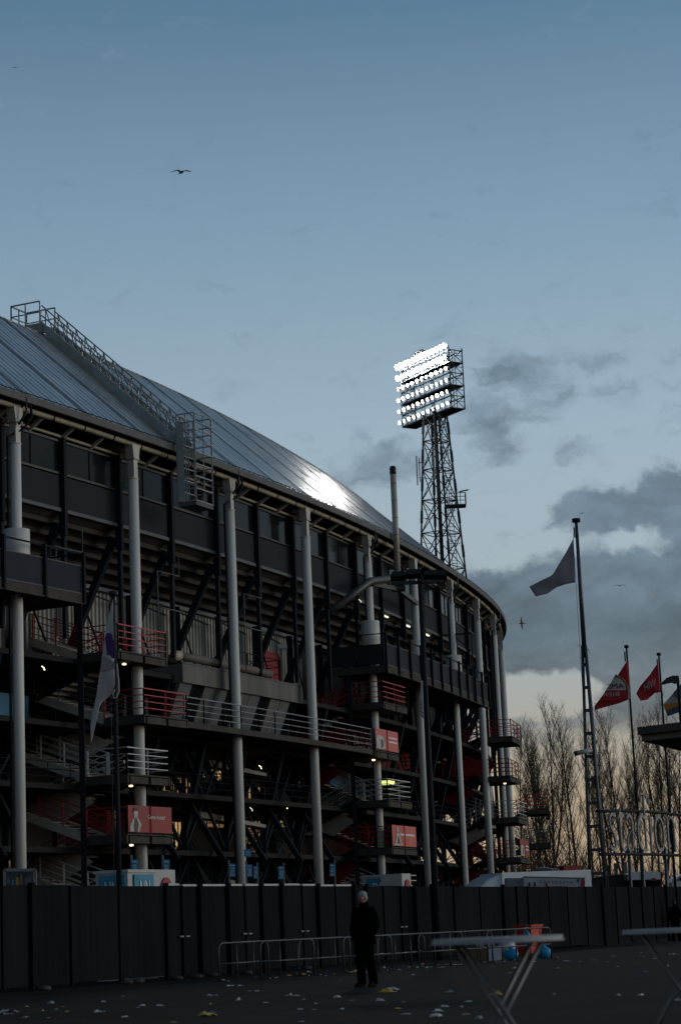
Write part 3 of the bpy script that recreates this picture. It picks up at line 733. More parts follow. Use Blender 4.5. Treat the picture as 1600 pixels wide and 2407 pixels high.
# ================================================================== CONTROL ROOM
t = thing('control_room', 'grey concrete control room with slanted windows and a railed walkway', 'control room', C(22, 0, 10.0))
PS0, PS1 = sz(430, 1587, .55)[0], sz(710, 1637, .55)[0]
o = MB(); o.slab(PS0, PS1, .55, 3.2, 12.15, 12.98); o.build('parapet', 'concrete', t)
o = MB(); o.slab(PS0, PS1, .52, .62, 12.98, 13.05); o.build('coping', 'sill_metal', t)
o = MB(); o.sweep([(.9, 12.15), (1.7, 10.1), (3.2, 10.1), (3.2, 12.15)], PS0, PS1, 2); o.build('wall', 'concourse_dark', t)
nb = 11
for k in range(nb):
    a = PS0 + (PS1 - PS0) * k / nb; b = PS0 + (PS1 - PS0) * (k + 1) / nb
    if k % 3 == 1:
        o = MB(); o.prism([C(a, .82, 12.13), C(b, .82, 12.13), C(b, 1.62, 10.12), C(a, 1.62, 10.12)], C(a, .08) - C(a, 0)); o.build('window', 'dark_glass', t)
    else:
        o = MB(); o.prism([C(a + .03, .70, 12.15), C(b - .03, .70, 12.15), C(b - .03, 1.5, 10.12), C(a + .03, 1.5, 10.12)], C(a, .22) - C(a, 0)); o.build('wall_panel', 'concrete' if k % 3 else 'sill_metal', t)
o = MB(); o.slab(11.95, 32.65, -.72, 1.9, 9.98, 10.14); o.slab(11.95, 32.65, -.78, -.66, 9.90, 10.16); dk = o.build('walkway', 'deck_grey', t)
o = MB(); rails(o, [C(11.95 + (32.65 - 11.95) * k / 12, -.7, 10.15) for k in range(13)], n=4, h=1.08, w=.035, step=1.8); o.build('railing', 'rail_grey', t)
for k, (a, b, z_, r_) in enumerate(((PS0 + .4, PS0 + 5.0, 13.4, .2), (PS0 + 5.3, PS0 + 9.6, 13.4, .2))):
    t = thing('air_duct', ['grey round air duct with a pale elbow lying on the control room', 'grey round air duct behind the second column on the control room'][k], 'duct', C(a, 1.4, 13.0), 'ducts on the control room roof')
    o = MB(); o.tube([C(a + (b - a) * j / 4, .95, z_) for j in range(5)], r_, 12); o.build('pipe', 'duct_brown', t)
    o = MB()
    for j in (.5, 2.2, 3.8): o.box(C(a + j, .95, 13.1), (.12, .4, .2))
    o.build('saddle', 'steel_black', t)
    if k == 0:
        o = MB(); o.tube([C(a, .95, z_), C(a - .35, .95, z_ - .02), C(a - .55, 1.0, z_ - .2)], .23, 12); o.build('elbow', 'pipe_tan', t)
s_, z_ = sz(660, 1525, 1.4)
t = thing('camera_mast', 'thin pole with a small white camera box before the arched door', 'camera', C(s_, 1.4, 13.05))
o = MB(); o.bar(C(s_, 1.4, 13.05), C(s_, 1.4, z_ + .1), .06); o.build('pole', 'rail_grey', t)
o = MB(); o.box(C(s_, 1.3, z_ + .1), (.45, .25, .22)); o.build('housing', 'rail_white', t)
t = thing('steel_gangway', 'green tinted steel gangway with thin railing beside the arched door', 'gangway', C(23, 1.2, 12.9))
o = MB(); o.slab(19.5, 24.8, .9, 2.6, 13.02, 13.12); o.build('deck', 'steel_blue', t)
o = MB(); rails(o, [C(19.5, .95, 13.12), C(24.8, .95, 13.12), C(24.8, 2.5, 13.12)], n=3, h=1.05, w=.03); o.build('railing', 'steel_blue', t)
# antenna frames among the struts
for k, (m_, b_) in enumerate(((12.2, .6), (20.4, .6), (4.4, .6))):
    t = thing('antenna_frame', ['bent thin pipe frame between the second and third columns', 'bent thin pipe frame above the control room duct', 'bent thin pipe frame right of the nearest gallery'][k], 'pipe frame', C(m_, b_, 13), 'bent pipe frames')
    o = MB(); o.tube([C(m_, b_, 13.2), C(m_, b_, 16.9), C(m_ + 1.9, b_, 16.9), C(m_ + 1.9, b_, 17.8)], .03, 5); o.tube([C(m_, b_, 15.3), C(m_ + 2.3, b_, 15.3)], .03, 5); o.build('pipe', 'steel_pale', t)

# ================================================================== ROOF STAIR
t = thing('roof_stair', 'grey steel roof stair with braced handrails climbing to the ridge', 'roof stair', C(13.7, -.3, 22.4))
f0, z0_ = sz(430, 1048, -.2); 
def RS(u, w, up=0.0):      # u along the stair 0..1, w across, up above the tread line
    s = 12.85 + (13.75 - 12.85) * u + w
    b, z = RF(u)
    return C(s, b - .15, z + .20 + up)
WS = .55
for w_ in (-WS, WS):
    o = MB(); o.bar(RS(-.01, w_), RS(1.05, w_), .06, .34); o.build('stringer', 'stair_galv', t)
o = MB()
for k in range(40): o.bar(RS((k + .5) / 40, -WS), RS((k + .5) / 40, WS), .26, .03, up=(0, 0, 1))
o.build('tread', 'stair_galv', t)
for w_ in (-WS, WS):
    o = MB(); n_ = 14
    for k in range(n_ + 1): o.bar(RS(k / n_, w_), RS(k / n_, w_, 1.0), .05)
    for up in (1.0, .52): o.bar(RS(0, w_, up), RS(1.03, w_, up), .055)
    for k in range(n_):
        o.bar(RS(k / n_, w_, .05), RS((k + 1) / n_, w_, .98), .04)
    o.build('handrail', 'stair_galv', t)
o = MB(); n_ = 14
o.bar(RS(0, -WS, 1.0), RS(0, WS, 1.0), .04)
o.build('end_bar', 'stair_galv', t)
# top platform
tp = lambda u, w, z: RS(1.04, 0) + (C(13.7, u) - C(13.7, 0)) + (C(13.7 + w, 0) - C(13.7, 0)) + Vector((0, 0, z))
o = MB(); o.hexa([tp(0, -.6, 0), tp(1.6, -.6, 0), tp(1.6, .7, 0), tp(0, .7, 0)], [tp(0, -.6, .1), tp(1.6, -.6, .1), tp(1.6, .7, .1), tp(0, .7, .1)])
o.hexa([tp(-.1, -.62, -.4), tp(1.2, -.62, -.1), tp(1.2, -.56, -.1), tp(-.1, -.56, -.4)], [tp(-.1, -.62, .1), tp(1.2, -.62, .1), tp(1.2, -.56, .1), tp(-.1, -.56, .1)])
o.build('top_platform', 'stair_galv', t)
o = MB(); rails(o, [tp(0, -.6, .1), tp(1.6, -.6, .1), tp(1.6, .7, .1), tp(0, .7, .1)], n=2, h=1.05, w=.045, step=.85); o.build('platform_railing', 'stair_galv', t)
# hanging ladder cage at the eave
cg = lambda ds, b, z: C(12.9 + ds, -.5 + b, z)
o = MB()
corners = [(-.75, -.1), (.75, -.1), (.75, -1.0), (-.75, -1.0)]
for (ds, b) in corners: o.bar(cg(ds, b, 19.75), cg(ds, b, 23.75), .07)
for z_ in (19.8, 20.35, 20.9, 21.45, 22.0, 22.5, 23.0, 23.35, 23.75):
    for (a, b) in zip(corners, corners[1:] + corners[:1]): o.bar(cg(a[0], a[1], z_), cg(b[0], b[1], z_), .05)
for (ds, b) in ((0, -1.0), (-.75, -.55), (.25, -.1)): o.bar(cg(ds, b, 19.75), cg(ds, b, 23.7), .05)
o.build('ladder_cage', 'stair_galv', t)
o = MB(); o.hexa([cg(a, b, 19.6) for a, b in corners], [cg(a, b, 19.78) for a, b in corners]); o.build('cage_floor', 'sill_metal', t)
o = MB(); o.bar(cg(-.78, -.3, 19.8), cg(-.78, -.3, 23.4), .05, .3); o.build('cage_plate', 'stair_galv', t)

# ================================================================== CHIMNEY + DUCT
sc_, zc_ = sz(934, 1340, -.75)
t = thing('chimney', 'tall slim steel chimney with a black cap rising past the eave', 'chimney', C(sc_, -.75, zc_))
base = C(sc_, -.75, 0); topz = zc_ + 5.6
q = sz(921, 1095, -.75); topz = q[1]
cb_ = lambda z: Vector((base.x, base.y, z))
o = MB(); o.tube([cb_(zc_ - .4), cb_(topz - .45)], .17, 18); flue = o.build('flue', 'chimney_steel', t)
o = MB()
for k in range(1, 6):
    z_ = zc_ + (topz - zc_) * k / 6; o.tube([cb_(z_ - .015), cb_(z_ + .015)], .176, 18)
o.build('joint_band', 'duct_grey', flue)
o = MB(); o.tube([cb_(topz - .46), cb_(topz - .12)], .185, 18); o.tube([cb_(topz - .12), cb_(topz)], .185, 18, r2=.13); o.build('cap', 'steel_black', t)
dp = [sz(743, 1462, 1.6), sz(800, 1420, .2), sz(868, 1366, -.7), sz(925, 1362, -.75)]
o = MB(); o.tube([C(dp[0][0], 1.9, dp[0][1]), C(dp[1][0], .2, dp[1][1]), C(dp[2][0] - .6, -.7, dp[2][1] - .25), C(dp[2][0], -.75, dp[2][1]), C(dp[3][0] - .4, -.75, dp[3][1]), cb_(zc_ - .1)], .2, 14); o.build('flue_elbow', 'duct_grey', t)
o = MB()
o.tube([C(COLS[5], 0, 19.12), C(COLS[5], 0, 19.35)], .27, 18)
o.bar(C(COLS[5], -.25, 19.24), cb_(19.3) , .16, .2); o.box(cb_(19.35), (.75, .6, .25)); o.bar(cb_(19.3), C(COLS[6] - .3, -.2, 19.3), .2, .25)
o.build('bracket', 'steel_black', t)

# ================================================================== FLOODLIGHT TOWER
D = 200.0
def tw(x, y): return at(x, y, D)
A = tw(1047, 820); axT = A
dl_ = Vector((-4.5, 7.4, 0)).normalized(); back = Vector((7.4, 4.5, 0)).normalized()
t = thing('floodlight_tower', 'tall lattice floodlight tower with six rows of blazing lamps', 'floodlight tower', Vector((at(1047, 1340, D + 3).x, D + 3.0, 0)))
BL_, DP = 8.75, 1.75
zt = tw(1047, 812).z; RS_ = (zt - tw(1047, 947).z) / 5.0
P0 = Vector((tw(1050, 830).x, D, 0))
o = MB(); fr = lambda u, d, z: P0 + dl_ * u + back * d + Vector((0, 0, z))
zrow = [zt - RS_ * k for k in range(6)]
for k in (0, 1, 2, 3, 4, 5):
    z_ = zrow[k] - .38
    o.bar(fr(-.1, .25, z_), fr(BL_ + .1, .25, z_), .1, .12)
    if k in (0, 2, 4): o.bar(fr(-.1, DP, z_), fr(BL_ + .1, DP, z_), .08); o.bar(fr(0, .2, z_), fr(0, DP, z_), .08); o.bar(fr(BL_, .2, z_), fr(BL_, DP, z_), .08)
zb_ = zrow[5] - .5
for u in (0, BL_):
    for d in (.2, DP): o.bar(fr(u, d, zb_), fr(u, d, zt - .1), .11)
    o.bar(fr(u, DP * .5, zb_), fr(u, DP * .5, zt - .3), .07)
    for k in range(5):
        o.bar(fr(u, .2, zrow[k] - .4), fr(u, DP, zrow[k + 1] - .4), .055); o.bar(fr(u, DP, zrow[k] - .4), fr(u, .2, zrow[k + 1] - .4), .055)
        o.bar(fr(u, .2, zrow[k] - .9), fr(u, DP, zrow[k] - .9), .05)
for u in (BL_ * .2, BL_ * .4, BL_ * .6, BL_ * .8):
    o.bar(fr(u, .3, zb_), fr(u, .3, zt - .3), .07); o.bar(fr(u, DP, zb_), fr(u, DP, zt - .4), .07)
for k in range(5):
    for j in range(5):
        a, b = BL_ * j / 5, BL_ * (j + 1) / 5
        if (j + k) % 2: a, b = b, a
        o.bar(fr(a, .5, zrow[k] - .4), fr(b, .5, zrow[k + 1] - .4), .05)
o.build('lamp_frame', 'mast_steel', t)
for k in (1, 3, 5):
    z_ = zrow[k] - .5
    o = MB(); o.hexa([fr(-.1, .15, z_), fr(BL_ + .1, .15, z_), fr(BL_ + .1, DP + .05, z_), fr(-.1, DP + .05, z_)], [fr(-.1, .15, z_ + .08), fr(BL_ + .1, .15, z_ + .08), fr(BL_ + .1, DP + .05, z_ + .08), fr(-.1, DP + .05, z_ + .08)])
    o.build('deck', 'mast_steel', t)
rf = random.Random(5)
for k in range(6):
    nl = 13 if k < 2 else 11
    for j in range(nl):
        u = .2 + (BL_ - .1) * j / (nl - 1)
        c = fr(u, -.12, zrow[k])
        yaw = rf.uniform(-.35, .35) + (.1 if k < 2 else 0); pit = rf.uniform(-.42, -.24) if k > 1 else rf.uniform(-.3, -.18)
        n_ = (-back)
        n_ = Vector((n_.x * math.cos(yaw) - n_.y * math.sin(yaw), n_.x * math.sin(yaw) + n_.y * math.cos(yaw), math.tan(pit))).normalized()
        R_ = .245 if k < 2 else rf.uniform(.165, .205)
        o = MB(); o.tube([c - n_ * .42, c - n_ * .22, c - n_ * .01], .12, 12, r2=R_ + .02); o.bar(c - n_ * .3, c - n_ * .3 + Vector((0, 0, -.42)), .06); lm = o.build('lamp', 'lamp_housing', t)
        o = MB(); o.tube([c - n_ * .02, c + n_ * .03], R_, 14, smooth=False); o.build('lens', 'flood_glass' if k < 2 else 'flood_glass_low', lm)
o = MB(); c = fr(5.6, .5, zt + .75); o.box(c, (1.5, .35, .35), (dl_, back, Vector((0, 0, 1)))); o.bar(c, fr(5.6, .5, zt - .3), .06); o.build('beacon_box', 'rail_grey', t)
# lattice mast: four legs tapering upwards
mx = lambda z: Vector((tw(1044, 1340).x, D + 2.6, z))
zl = zb_; 
def hw(z): return 1.15 + (zl - z) * .066
legs = [Vector((-1, -.25, 0)), Vector((.25, -1, 0)), Vector((1, .25, 0)), Vector((-.25, 1, 0))]
lg = lambda i, z: mx(z) + legs[i % 4] * hw(z)
for i in range(4):
    o = MB(); o.bar(lg(i, 0), lg(i, zl), .17, .17); o.build('mast_leg', 'mast_steel', t)
zs = [zl]; 
while zs[-1] > 1: zs.append(zs[-1] - (1.6 + hw(zs[-1]) * .95))
zs[-1] = 0
for i in range(4):
    o = MB()
    for a, b in zip(zs, zs[1:]):
        m_ = (a + b) / 2
        o.bar(lg(i, a), lg(i + 1, b), .075); o.bar(lg(i + 1, a), lg(i, b), .075); o.bar(lg(i, b), lg(i + 1, b), .08)
        o.bar(lg(i, a), lg(i + 2, a), .05)
        c_ = (lg(i, m_) + lg(i + 1, m_)) / 2
        o.bar(lg(i, (a + m_) / 2), (lg(i, (a + m_) / 2) + lg(i + 1, (a + m_) / 2)) / 2 * .5 + c_ * .5, .05)
        o.bar(lg(i, m_ - .6), lg(i, m_ + .6), .26)
    o.build('lattice', 'mast_steel', t)
o = MB(); o.tube([mx(0) + Vector((-.05, -.3, 0)), mx(zl + .3) + Vector((-.05, -.3, 0))], .19, 12); o.build('riser_pipe', 'cable_black', t)
o = MB(); ld = lambda z, x=0: mx(z) + Vector((.75 + x + (zl - z) * .028, .1, 0))
for x in (-.22, .22): o.bar(ld(0, x), ld(zl, x), .05)
z_ = 24
while z_ < zl:
    o.bar(ld(z_, -.22), ld(z_, .22), .035)
    if int(z_ * 10) % 9 < 3: o.tube([ld(z_) + Vector((.42 * math.cos(a), -.42 * math.sin(a), 0)) for a in [math.pi * k / 6 for k in range(7)]], .022, 4)
    z_ += .33
o.build('caged_ladder', 'mast_steel', t)
for (x, y0, y1) in ((978, 1072, 1140), (1018, 1056, 1126)):
    p, q = at(x, y0, D + 1), at(x + 3, y1, D + 1)
    o = MB(); o.bar(q, p, .24, .12); o.build('antenna_panel', 'antenna', t)
    if x < 1000:
        o = MB(); o.bar(q + Vector((.25, 0, .3)), p + Vector((.25, 0, -.2)), .08)
        for z_ in (.7, 2.2): o.bar(q + Vector((.2, 0, z_)), q + Vector((.9, .3, z_)), .07)
        o.build('antenna_bracket', 'mast_steel', t)
c = at(1070, 1190, D + 2); o = MB(); o.box(c, (2.0, 1.4, .16)); o.build('rest_platform', 'mast_steel', t)
o = MB(); rails(o, [c + Vector((-.6, -.6, .1)), c + Vector((1, -.6, .1)), c + Vector((1, .6, .1))], n=3, h=1.1, w=.05, step=.6); o.bar(c + Vector((.4, -.6, 1.3)), c + Vector((1.3, -.6, 1.45)), .12); o.build('platform_railing', 'mast_steel', t)
# ================================================================== FENCE
FA, FB = atz(70, 2331, 0), atz(1565, 2212, 0)
fd = (FB - FA); FL = fd.length; fd = fd.normalized(); fn = Vector((fd.y, -fd.x, 0))      # fn faces the camera side
if fn.y > 0: fn = -fn
def ft(px):       # distance along the fence for a photo column, at eye height
    r = ray(px, 2190); 
    den = fd.x * r[1] - fd.y * r[0]
    return (r[0] * FA.y - r[1] * FA.x) / den
def FP(t, z, o=0.0): return FA + fd * t + fn * o + Vector((0, 0, z))
HA = at(70, 2081, FA.y).z; HB = at(1565, 2084, FB.y).z
def fh(t): return HA + (HB - HA) * t / FL
t = thing('fence', 'tall dark sheet metal hoarding with gates closing off the square', 'fence', FP(10, 0))
marks = [-130, -60, 5, 71, 166, 280, 388, 428, 469, 536, 576, 614, 662, 711, 748, 790, 833, 862, 903, 944, 976, 1016, 1069, 1130, 1183, 1217, 1243, 1292, 1336, 1379, 1417, 1450, 1482, 1512, 1540, 1568, 1594, 1618, 1640, 1665, 1690, 1715, 1740, 1765]
thick = {71, 388, 469, 536, 614, 662, 748, 833, 862, 976, 1016, 1183, -60, 1417, 1568, 1640}
split = {428, 576, 711, 944}
rf = random.Random(11)
for a, b in zip(marks, marks[1:]):
    ta, tb = ft(a), ft(b); h = fh((ta + tb) / 2) + rf.uniform(-.015, .015); z0 = .09 + rf.uniform(0, .05); of = rf.uniform(-.02, .02)
    o = MB(); n_ = max(2, round((tb - ta) / .28)); vs = []; fs = []
    for k in range(n_ * 2 + 1):
        tt = ta + .02 + (tb - ta - .04) * k / (n_ * 2); d = of + (.012 if (k // 1) % 2 else 0)
        vs += [FP(tt, z0, d), FP(tt, h, d), FP(tt, z0, d - .05), FP(tt, h, d - .05)]
    for k in range(n_ * 2):
        i = 4 * k; fs += [(i, i + 4, i + 5, i + 1), (i + 2, i + 3, i + 7, i + 6), (i + 1, i + 5, i + 7, i + 3), (i, i + 2, i + 6, i + 4)]
    e = 8 * n_; fs += [(0, 1, 3, 2), (e, e + 2, e + 3, e + 1)]
    o.add(vs, fs); pn = o.build('panel', 'fence_sheet', t)
    if 380 <= a < 830:
        o = MB(); o.hexa([FP(ta + .1, h, .01), FP(tb - .1, h, .01), FP(tb - .1, h, -.1), FP(ta + .1, h, -.1)], [FP(ta + .1, h + .055, .01), FP(tb - .1, h + .055, .01), FP(tb - .1, h + .055, -.1), FP(ta + .1, h + .055, -.1)]); o.build('top_strip', 'fence_cap', pn)
for a in marks:
    ta = ft(a); h = fh(ta)
    if a in thick: o = MB(); o.bar(FP(ta, 0, .06), FP(ta, h + .07, .06), .11, .12, up=fd); o.build('post', 'fence_post', t)
    else: o = MB(); o.bar(FP(ta, .05, .035), FP(ta, h, .035), .05, .06, up=fd); o.build('seam', 'fence_post' if a in split else 'fence_sheet', t)
    if a in split:
        for d in (-.16, .16):
            o = MB(); o.bar(FP(ta + d - .09, 1.13, .08), FP(ta + d + .09, 1.13, .08), .04); o.bar(FP(ta + d * .5, 1.13, .02), FP(ta + d * .5, 1.13, .09), .03); o.build('handle', 'rail_grey', t)
for a in (82, 275, 300, 395, 440, 480, 560, 700):
    o = MB(); c = FP(ft(a), .06, .25); o.ball(c, .13, 7, 4, sq=(1.4, .8, .5), jit=.15, rng=rf); o.build('footing', 'deck_grey', t)

# ================================================================== CROWD BARRIERS
QA, QB = atz(516, 2308, 0), atz(1296, 2253, 0); qd = QB - QA; QL = qd.length; qd = qd.normalized(); qn = Vector((qd.y, -qd.x, 0))
def barrier(t0, t1, off, label):
    p = lambda t_, z, d=0: QA + qd * t_ + qn * (off + d) + Vector((0, 0, z))
    t = thing('crowd_barrier', label, 'barrier', p((t0 + t1) / 2, 0), 'steel crowd barriers along the hoarding')
    hb = .93; rc_ = .17
    path = [p(t0, 0.02)]
    path += [p(t0, hb - rc_)] + [p(t0 + rc_ - rc_ * math.cos(a), hb - rc_ + rc_ * math.sin(a)) for a in (.4, .8, 1.2)] + [p(t0 + rc_, hb)]
    path += [p(t1 - rc_, hb)] + [p(t1 - rc_ + rc_ * math.sin(a), hb - rc_ + rc_ * math.cos(a)) for a in (.4, .8, 1.2)] + [p(t1, hb - rc_), p(t1, .02)]
    o = MB(); o.tube(path, .024, 7); o.build('frame', 'barrier_metal', t)
    o = MB(); o.tube([p(t0, .43), p(t1, .43)], .02, 7); o.build('mid_rail', 'barrier_metal', t)
    for q in (.36, .7):
        o = MB(); tt = t0 + (t1 - t0) * q; o.tube([p(tt, .02), p(tt, hb)], .018, 6); o.build('upright', 'barrier_metal', t)
    for tt in (t0 + .05, t1 - .05):
        o = MB(); o.bar(p(tt, .015, -.25), p(tt, .015, .25), .06, .02); o.build('foot', 'barrier_metal', t)
BLAB = ['leftmost steel crowd barrier, in front of the hoarding', 'second steel crowd barrier from the left end of the row', 'steel crowd barrier to the left of the white haired man', 'steel crowd barrier directly behind the white haired man', 'steel crowd barrier just right of the white haired man',
        'steel crowd barrier beside the foot of the dark lamp mast', 'steel crowd barrier with the cardboard box behind it', 'steel crowd barrier in front of the white rubbish bags', 'last steel crowd barrier on the right, before the red bin']
for k in range(9):
    a = QL * k / 9 - (.25 if k else 0); b = QL * (k + 1) / 9 + .2
    barrier(a, min(b, QL), .12 if k % 2 else 0, BLAB[k])

# ================================================================== LAMP MAST before the hoarding
mb_ = at(1030, 2250, 72.0); mb_.z = 0
t = thing('lamp_mast', 'tall dark lamp mast with flat black floodlight heads and a limp flag', 'lamp mast', mb_)
zt_ = at(985, 1362, 72).z
mp_ = lambda z, x=0, y=0: mb_ + Vector((x, y, z))
o = MB(); o.tube([mp_(0), mp_(zt_ * .5), mp_(zt_)], .13, 12, r2=.075); o.build('pole', 'pole_dark', t)
o = MB(); o.tube([mp_(0), mp_(.9)], .17, 12); o.build('base_sleeve', 'pole_dark', t)
o = MB(); o.bar(mp_(zt_ - .1, -1.0), mp_(zt_ - .1, .8), .12); o.bar(mp_(zt_ - .1, 0, -.5), mp_(zt_ - .1, 0, .5), .1); o.build('crossarm', 'steel_black', t)
for (x, y, w_) in ((-.72, 0, .55), (-.22, -.3, .6), (.42, 0, .6), (.75, .2, .4)):
    o = MB(); c = mp_(zt_ + .12, x, y); o.hexa([c + Vector((i * w_ / 2, j * .22, -.06 - .05 * j)) for i, j in ((-1, -1), (1, -1), (1, 1), (-1, 1))], [c + Vector((i * w_ / 2.6, j * .16, .12 - .05 * j)) for i, j in ((-1, -1), (1, -1), (1, 1), (-1, 1))]); o.build('lamp_head', 'steel_black', t)

# ================================================================== FLAGS AND POLES
def lerp_poly(pts, u):
    L_ = [math.dist(a, b) for a, b in zip(pts, pts[1:])]; T_ = sum(L_); d = u * T_
    for (a, b), l in zip(zip(pts, pts[1:]), L_):
        if d <= l + 1e-9: k = d / l; return (a[0] + (b[0] - a[0]) * k, a[1] + (b[1] - a[1]) * k)
        d -= l
    return pts[-1]
def flag(label, top, bot, Y, cloth, wave=.05, nf=2.0, ph=0.0, nu=20, nv=10, origin=None):
    t = thing('flag', label, 'flag', at(*top[0], Y), 'flags on the poles')
    vs = []; fs = []
    for side in (0, .025):
        for i in range(nu + 1):
            u = i / nu; a, b = lerp_poly(top, u), lerp_poly(bot, u)
            for j in range(nv + 1):
                v = j / nv; y = Y + wave * math.sin((u * nf + v * .6 + ph) * 6.28) * min(1, u * 3) + side
                vs.append(at(a[0] + (b[0] - a[0]) * v, a[1] + (b[1] - a[1]) * v, y))
    N_ = (nu + 1) * (nv + 1)
    for i in range(nu):
        for j in range(nv):
            q = i * (nv + 1) + j; f = (q, q + 1, q + nv + 2, q + nv + 1)
            fs.append(f); fs.append(tuple(N_ + k for k in f[::-1]))
    bd = [i * (nv + 1) for i in range(nu + 1)] + [nu * (nv + 1) + j for j in range(1, nv + 1)] + [i * (nv + 1) + nv for i in range(nu - 1, -1, -1)] + [j for j in range(nv - 1, 0, -1)]
    for a, b in zip(bd, bd[1:] + bd[:1]): fs.append((a, b, b + N_, a + N_))
    o = MB(); o.add(vs, fs, True); o.build('cloth', cloth, t)
    return t
def patch(t, name, poly, Y, m_, d=.09):
    o = MB(); P_ = [at(x, y, Y - d) for x, y in poly]; o.prism(P_, (0, .012, 0)); o.build(name, m_, t)
def ptext(t, body, o_, xv, yv, Y, m_, d=.11):
    O = at(*o_, Y - d); X_ = at(o_[0] + xv[0], o_[1] + xv[1], Y - d) - O; Y_ = at(o_[0] + yv[0], o_[1] + yv[1], Y - d) - O
    o = MB(); o.text(body, O, X_, Y_, (0, .01, 0)); o.build('lettering', m_, t)
def pole(label, ptop, Y, r0, r1, m_='pole_dark', name='flagpole', cap=True, base_dx=0):
    tp_ = at(*ptop, Y); b_ = Vector((tp_.x + base_dx, Y, 0))
    t = thing(name, label, 'flagpole', b_, 'flagpoles')
    o = MB(); o.tube([b_, b_.lerp(tp_, .5), tp_], r0, 12, r2=r1); o.build('shaft', m_, t)
    if cap:
        o = MB(); o.tube([tp_ - Vector((0, 0, .06)), tp_ + Vector((0, 0, .07))], r1 * 2.4, 10); o.bar(tp_ + Vector((-.1, 0, -.25)), tp_ + Vector((-.1, 0, -.7)), .06); o.build('truck_cap', m_, t)
    o = MB(); o.tube([tp_ + Vector((-r1 * 2, -.02, -.2)), b_ + Vector((-r0 * 1.6, -.02, 1.3))], .008, 4); o.build('halyard', 'rail_grey', t)
    return t, tp_, b_
# left limp flag
pole('thin dark flagpole with the limp white and purple flag', (266, 1396), 58.0, .085, .05)
fY = 57.8
t = flag('limp white flag with a purple patch hanging down its thin pole', [(266, 1408), (250, 1470), (238, 1560), (226, 1640), (213, 1700)], [(269, 1560), (271, 1610), (262, 1632), (236, 1655), (214, 1752)], fY, 'flag_white', .07, 1.5)
patch(t, 'emblem', [(252, 1488), (262, 1488), (269, 1510), (271, 1548), (263, 1546), (257, 1538), (252, 1541), (250, 1520), (247, 1500)], fY, 'flag_purple')
patch(t, 'stripe', [(244, 1542), (252, 1545), (262, 1552), (270, 1556), (270, 1572), (236, 1578), (238, 1560)], fY, 'flag_grey', .085)
o = MB(); o.tube([at(275, 1560, fY), at(279, 1600, fY), at(280, 1625, fY), at(274, 1640, fY), at(268, 1642, fY), at(266, 1630, fY), at(271, 1620, fY)], .022, 5)
t2 = o.build('rope', 'flag_cream', t)
# big lattice flagpole
Yp = 100.0
tp_ = at(1353, 1225, Yp); bx = tp_.x
t = thing('lattice_flagpole', 'tall tapering lattice flagpole of three dark steel tubes', 'flagpole', Vector((bx, Yp, 0)), 'flagpoles')
zs_ = at(1378, 1530, Yp).z
pz = lambda z, dx=0, dy=0: Vector((bx + dx, Yp + dy, z))
o = MB(); o.tube([pz(zs_ - .3), pz((zs_ + tp_.z) / 2), pz(tp_.z)], .12, 12, r2=.075); o.build('shaft', 'pole_grey', t)
o = MB(); o.tube([pz(tp_.z - .05), pz(tp_.z + .12)], .2, 12); o.bar(pz(tp_.z - .3, -.12), pz(tp_.z - .8, -.12), .06); o.build('truck_cap', 'pole_dark', t)
foot = [(-.52, 0), (.28, -.35), (.46, .35)]
for (x, y) in foot:
    o = MB(); o.tube([pz(0, x, y), pz(zs_ + .25, x * .16, y * .16)], .075, 8); o.build('leg', 'pole_grey', t)
o = MB(); z_ = 1.0
while z_ < zs_ - .5:
    k_ = 1 - .84 * z_ / zs_
    o = MB()
    for i in range(3): (a, b), (c, d) = foot[i], foot[(i + 1) % 3]; o.bar(pz(z_, a * k_, b * k_), pz(z_, c * k_, d * k_), .07, .14)
    z_ += 1.08; o.build('rung', 'pole_grey', t)
o = MB(); o.tube([pz(tp_.z - .6, -.2, -.1), pz(6, -.24, -.1)], .01, 4); o.build('halyard', 'rail_grey', t)
flag('grey white flag drooping from the tall lattice flagpole', [(1347, 1265), (1330, 1297), (1297, 1352), (1272, 1364), (1243, 1379)], [(1351, 1369), (1330, 1373), (1308, 1380), (1285, 1396), (1258, 1402)], Yp - .1, 'flag_grey', .06, 1.2)
c = at(1382, 1770, Yp)
t = thing('camera', 'white security camera on the lattice flagpole, pointing left', 'camera', c)
o = MB(); o.tube([c + Vector((-.55, -.2, .0)), c + Vector((.05, -.2, .12))], .11, 10); o.build('housing', 'white_paint', t)
o = MB(); o.tube([c + Vector((-.68, -.2, -.03)), c + Vector((-.55, -.2, 0))], .12, 10); o.build('hood', 'steel_black', t)
o = MB(); o.bar(c + Vector((-.1, -.2, .05)), c + Vector((.35, 0, -.1)), .07); o.build('bracket', 'pole_grey', t)
c = at(1399, 1838, Yp); o = MB(); o.box(c, (.42, .2, .55)); o.bar(c + Vector((0, .05, -.3)), c + Vector((.3, .2, -.3)), .05); tag(o.build('junction_box', 'card_brown'), 'small brown junction box strapped inside the lattice flagpole', 'box')
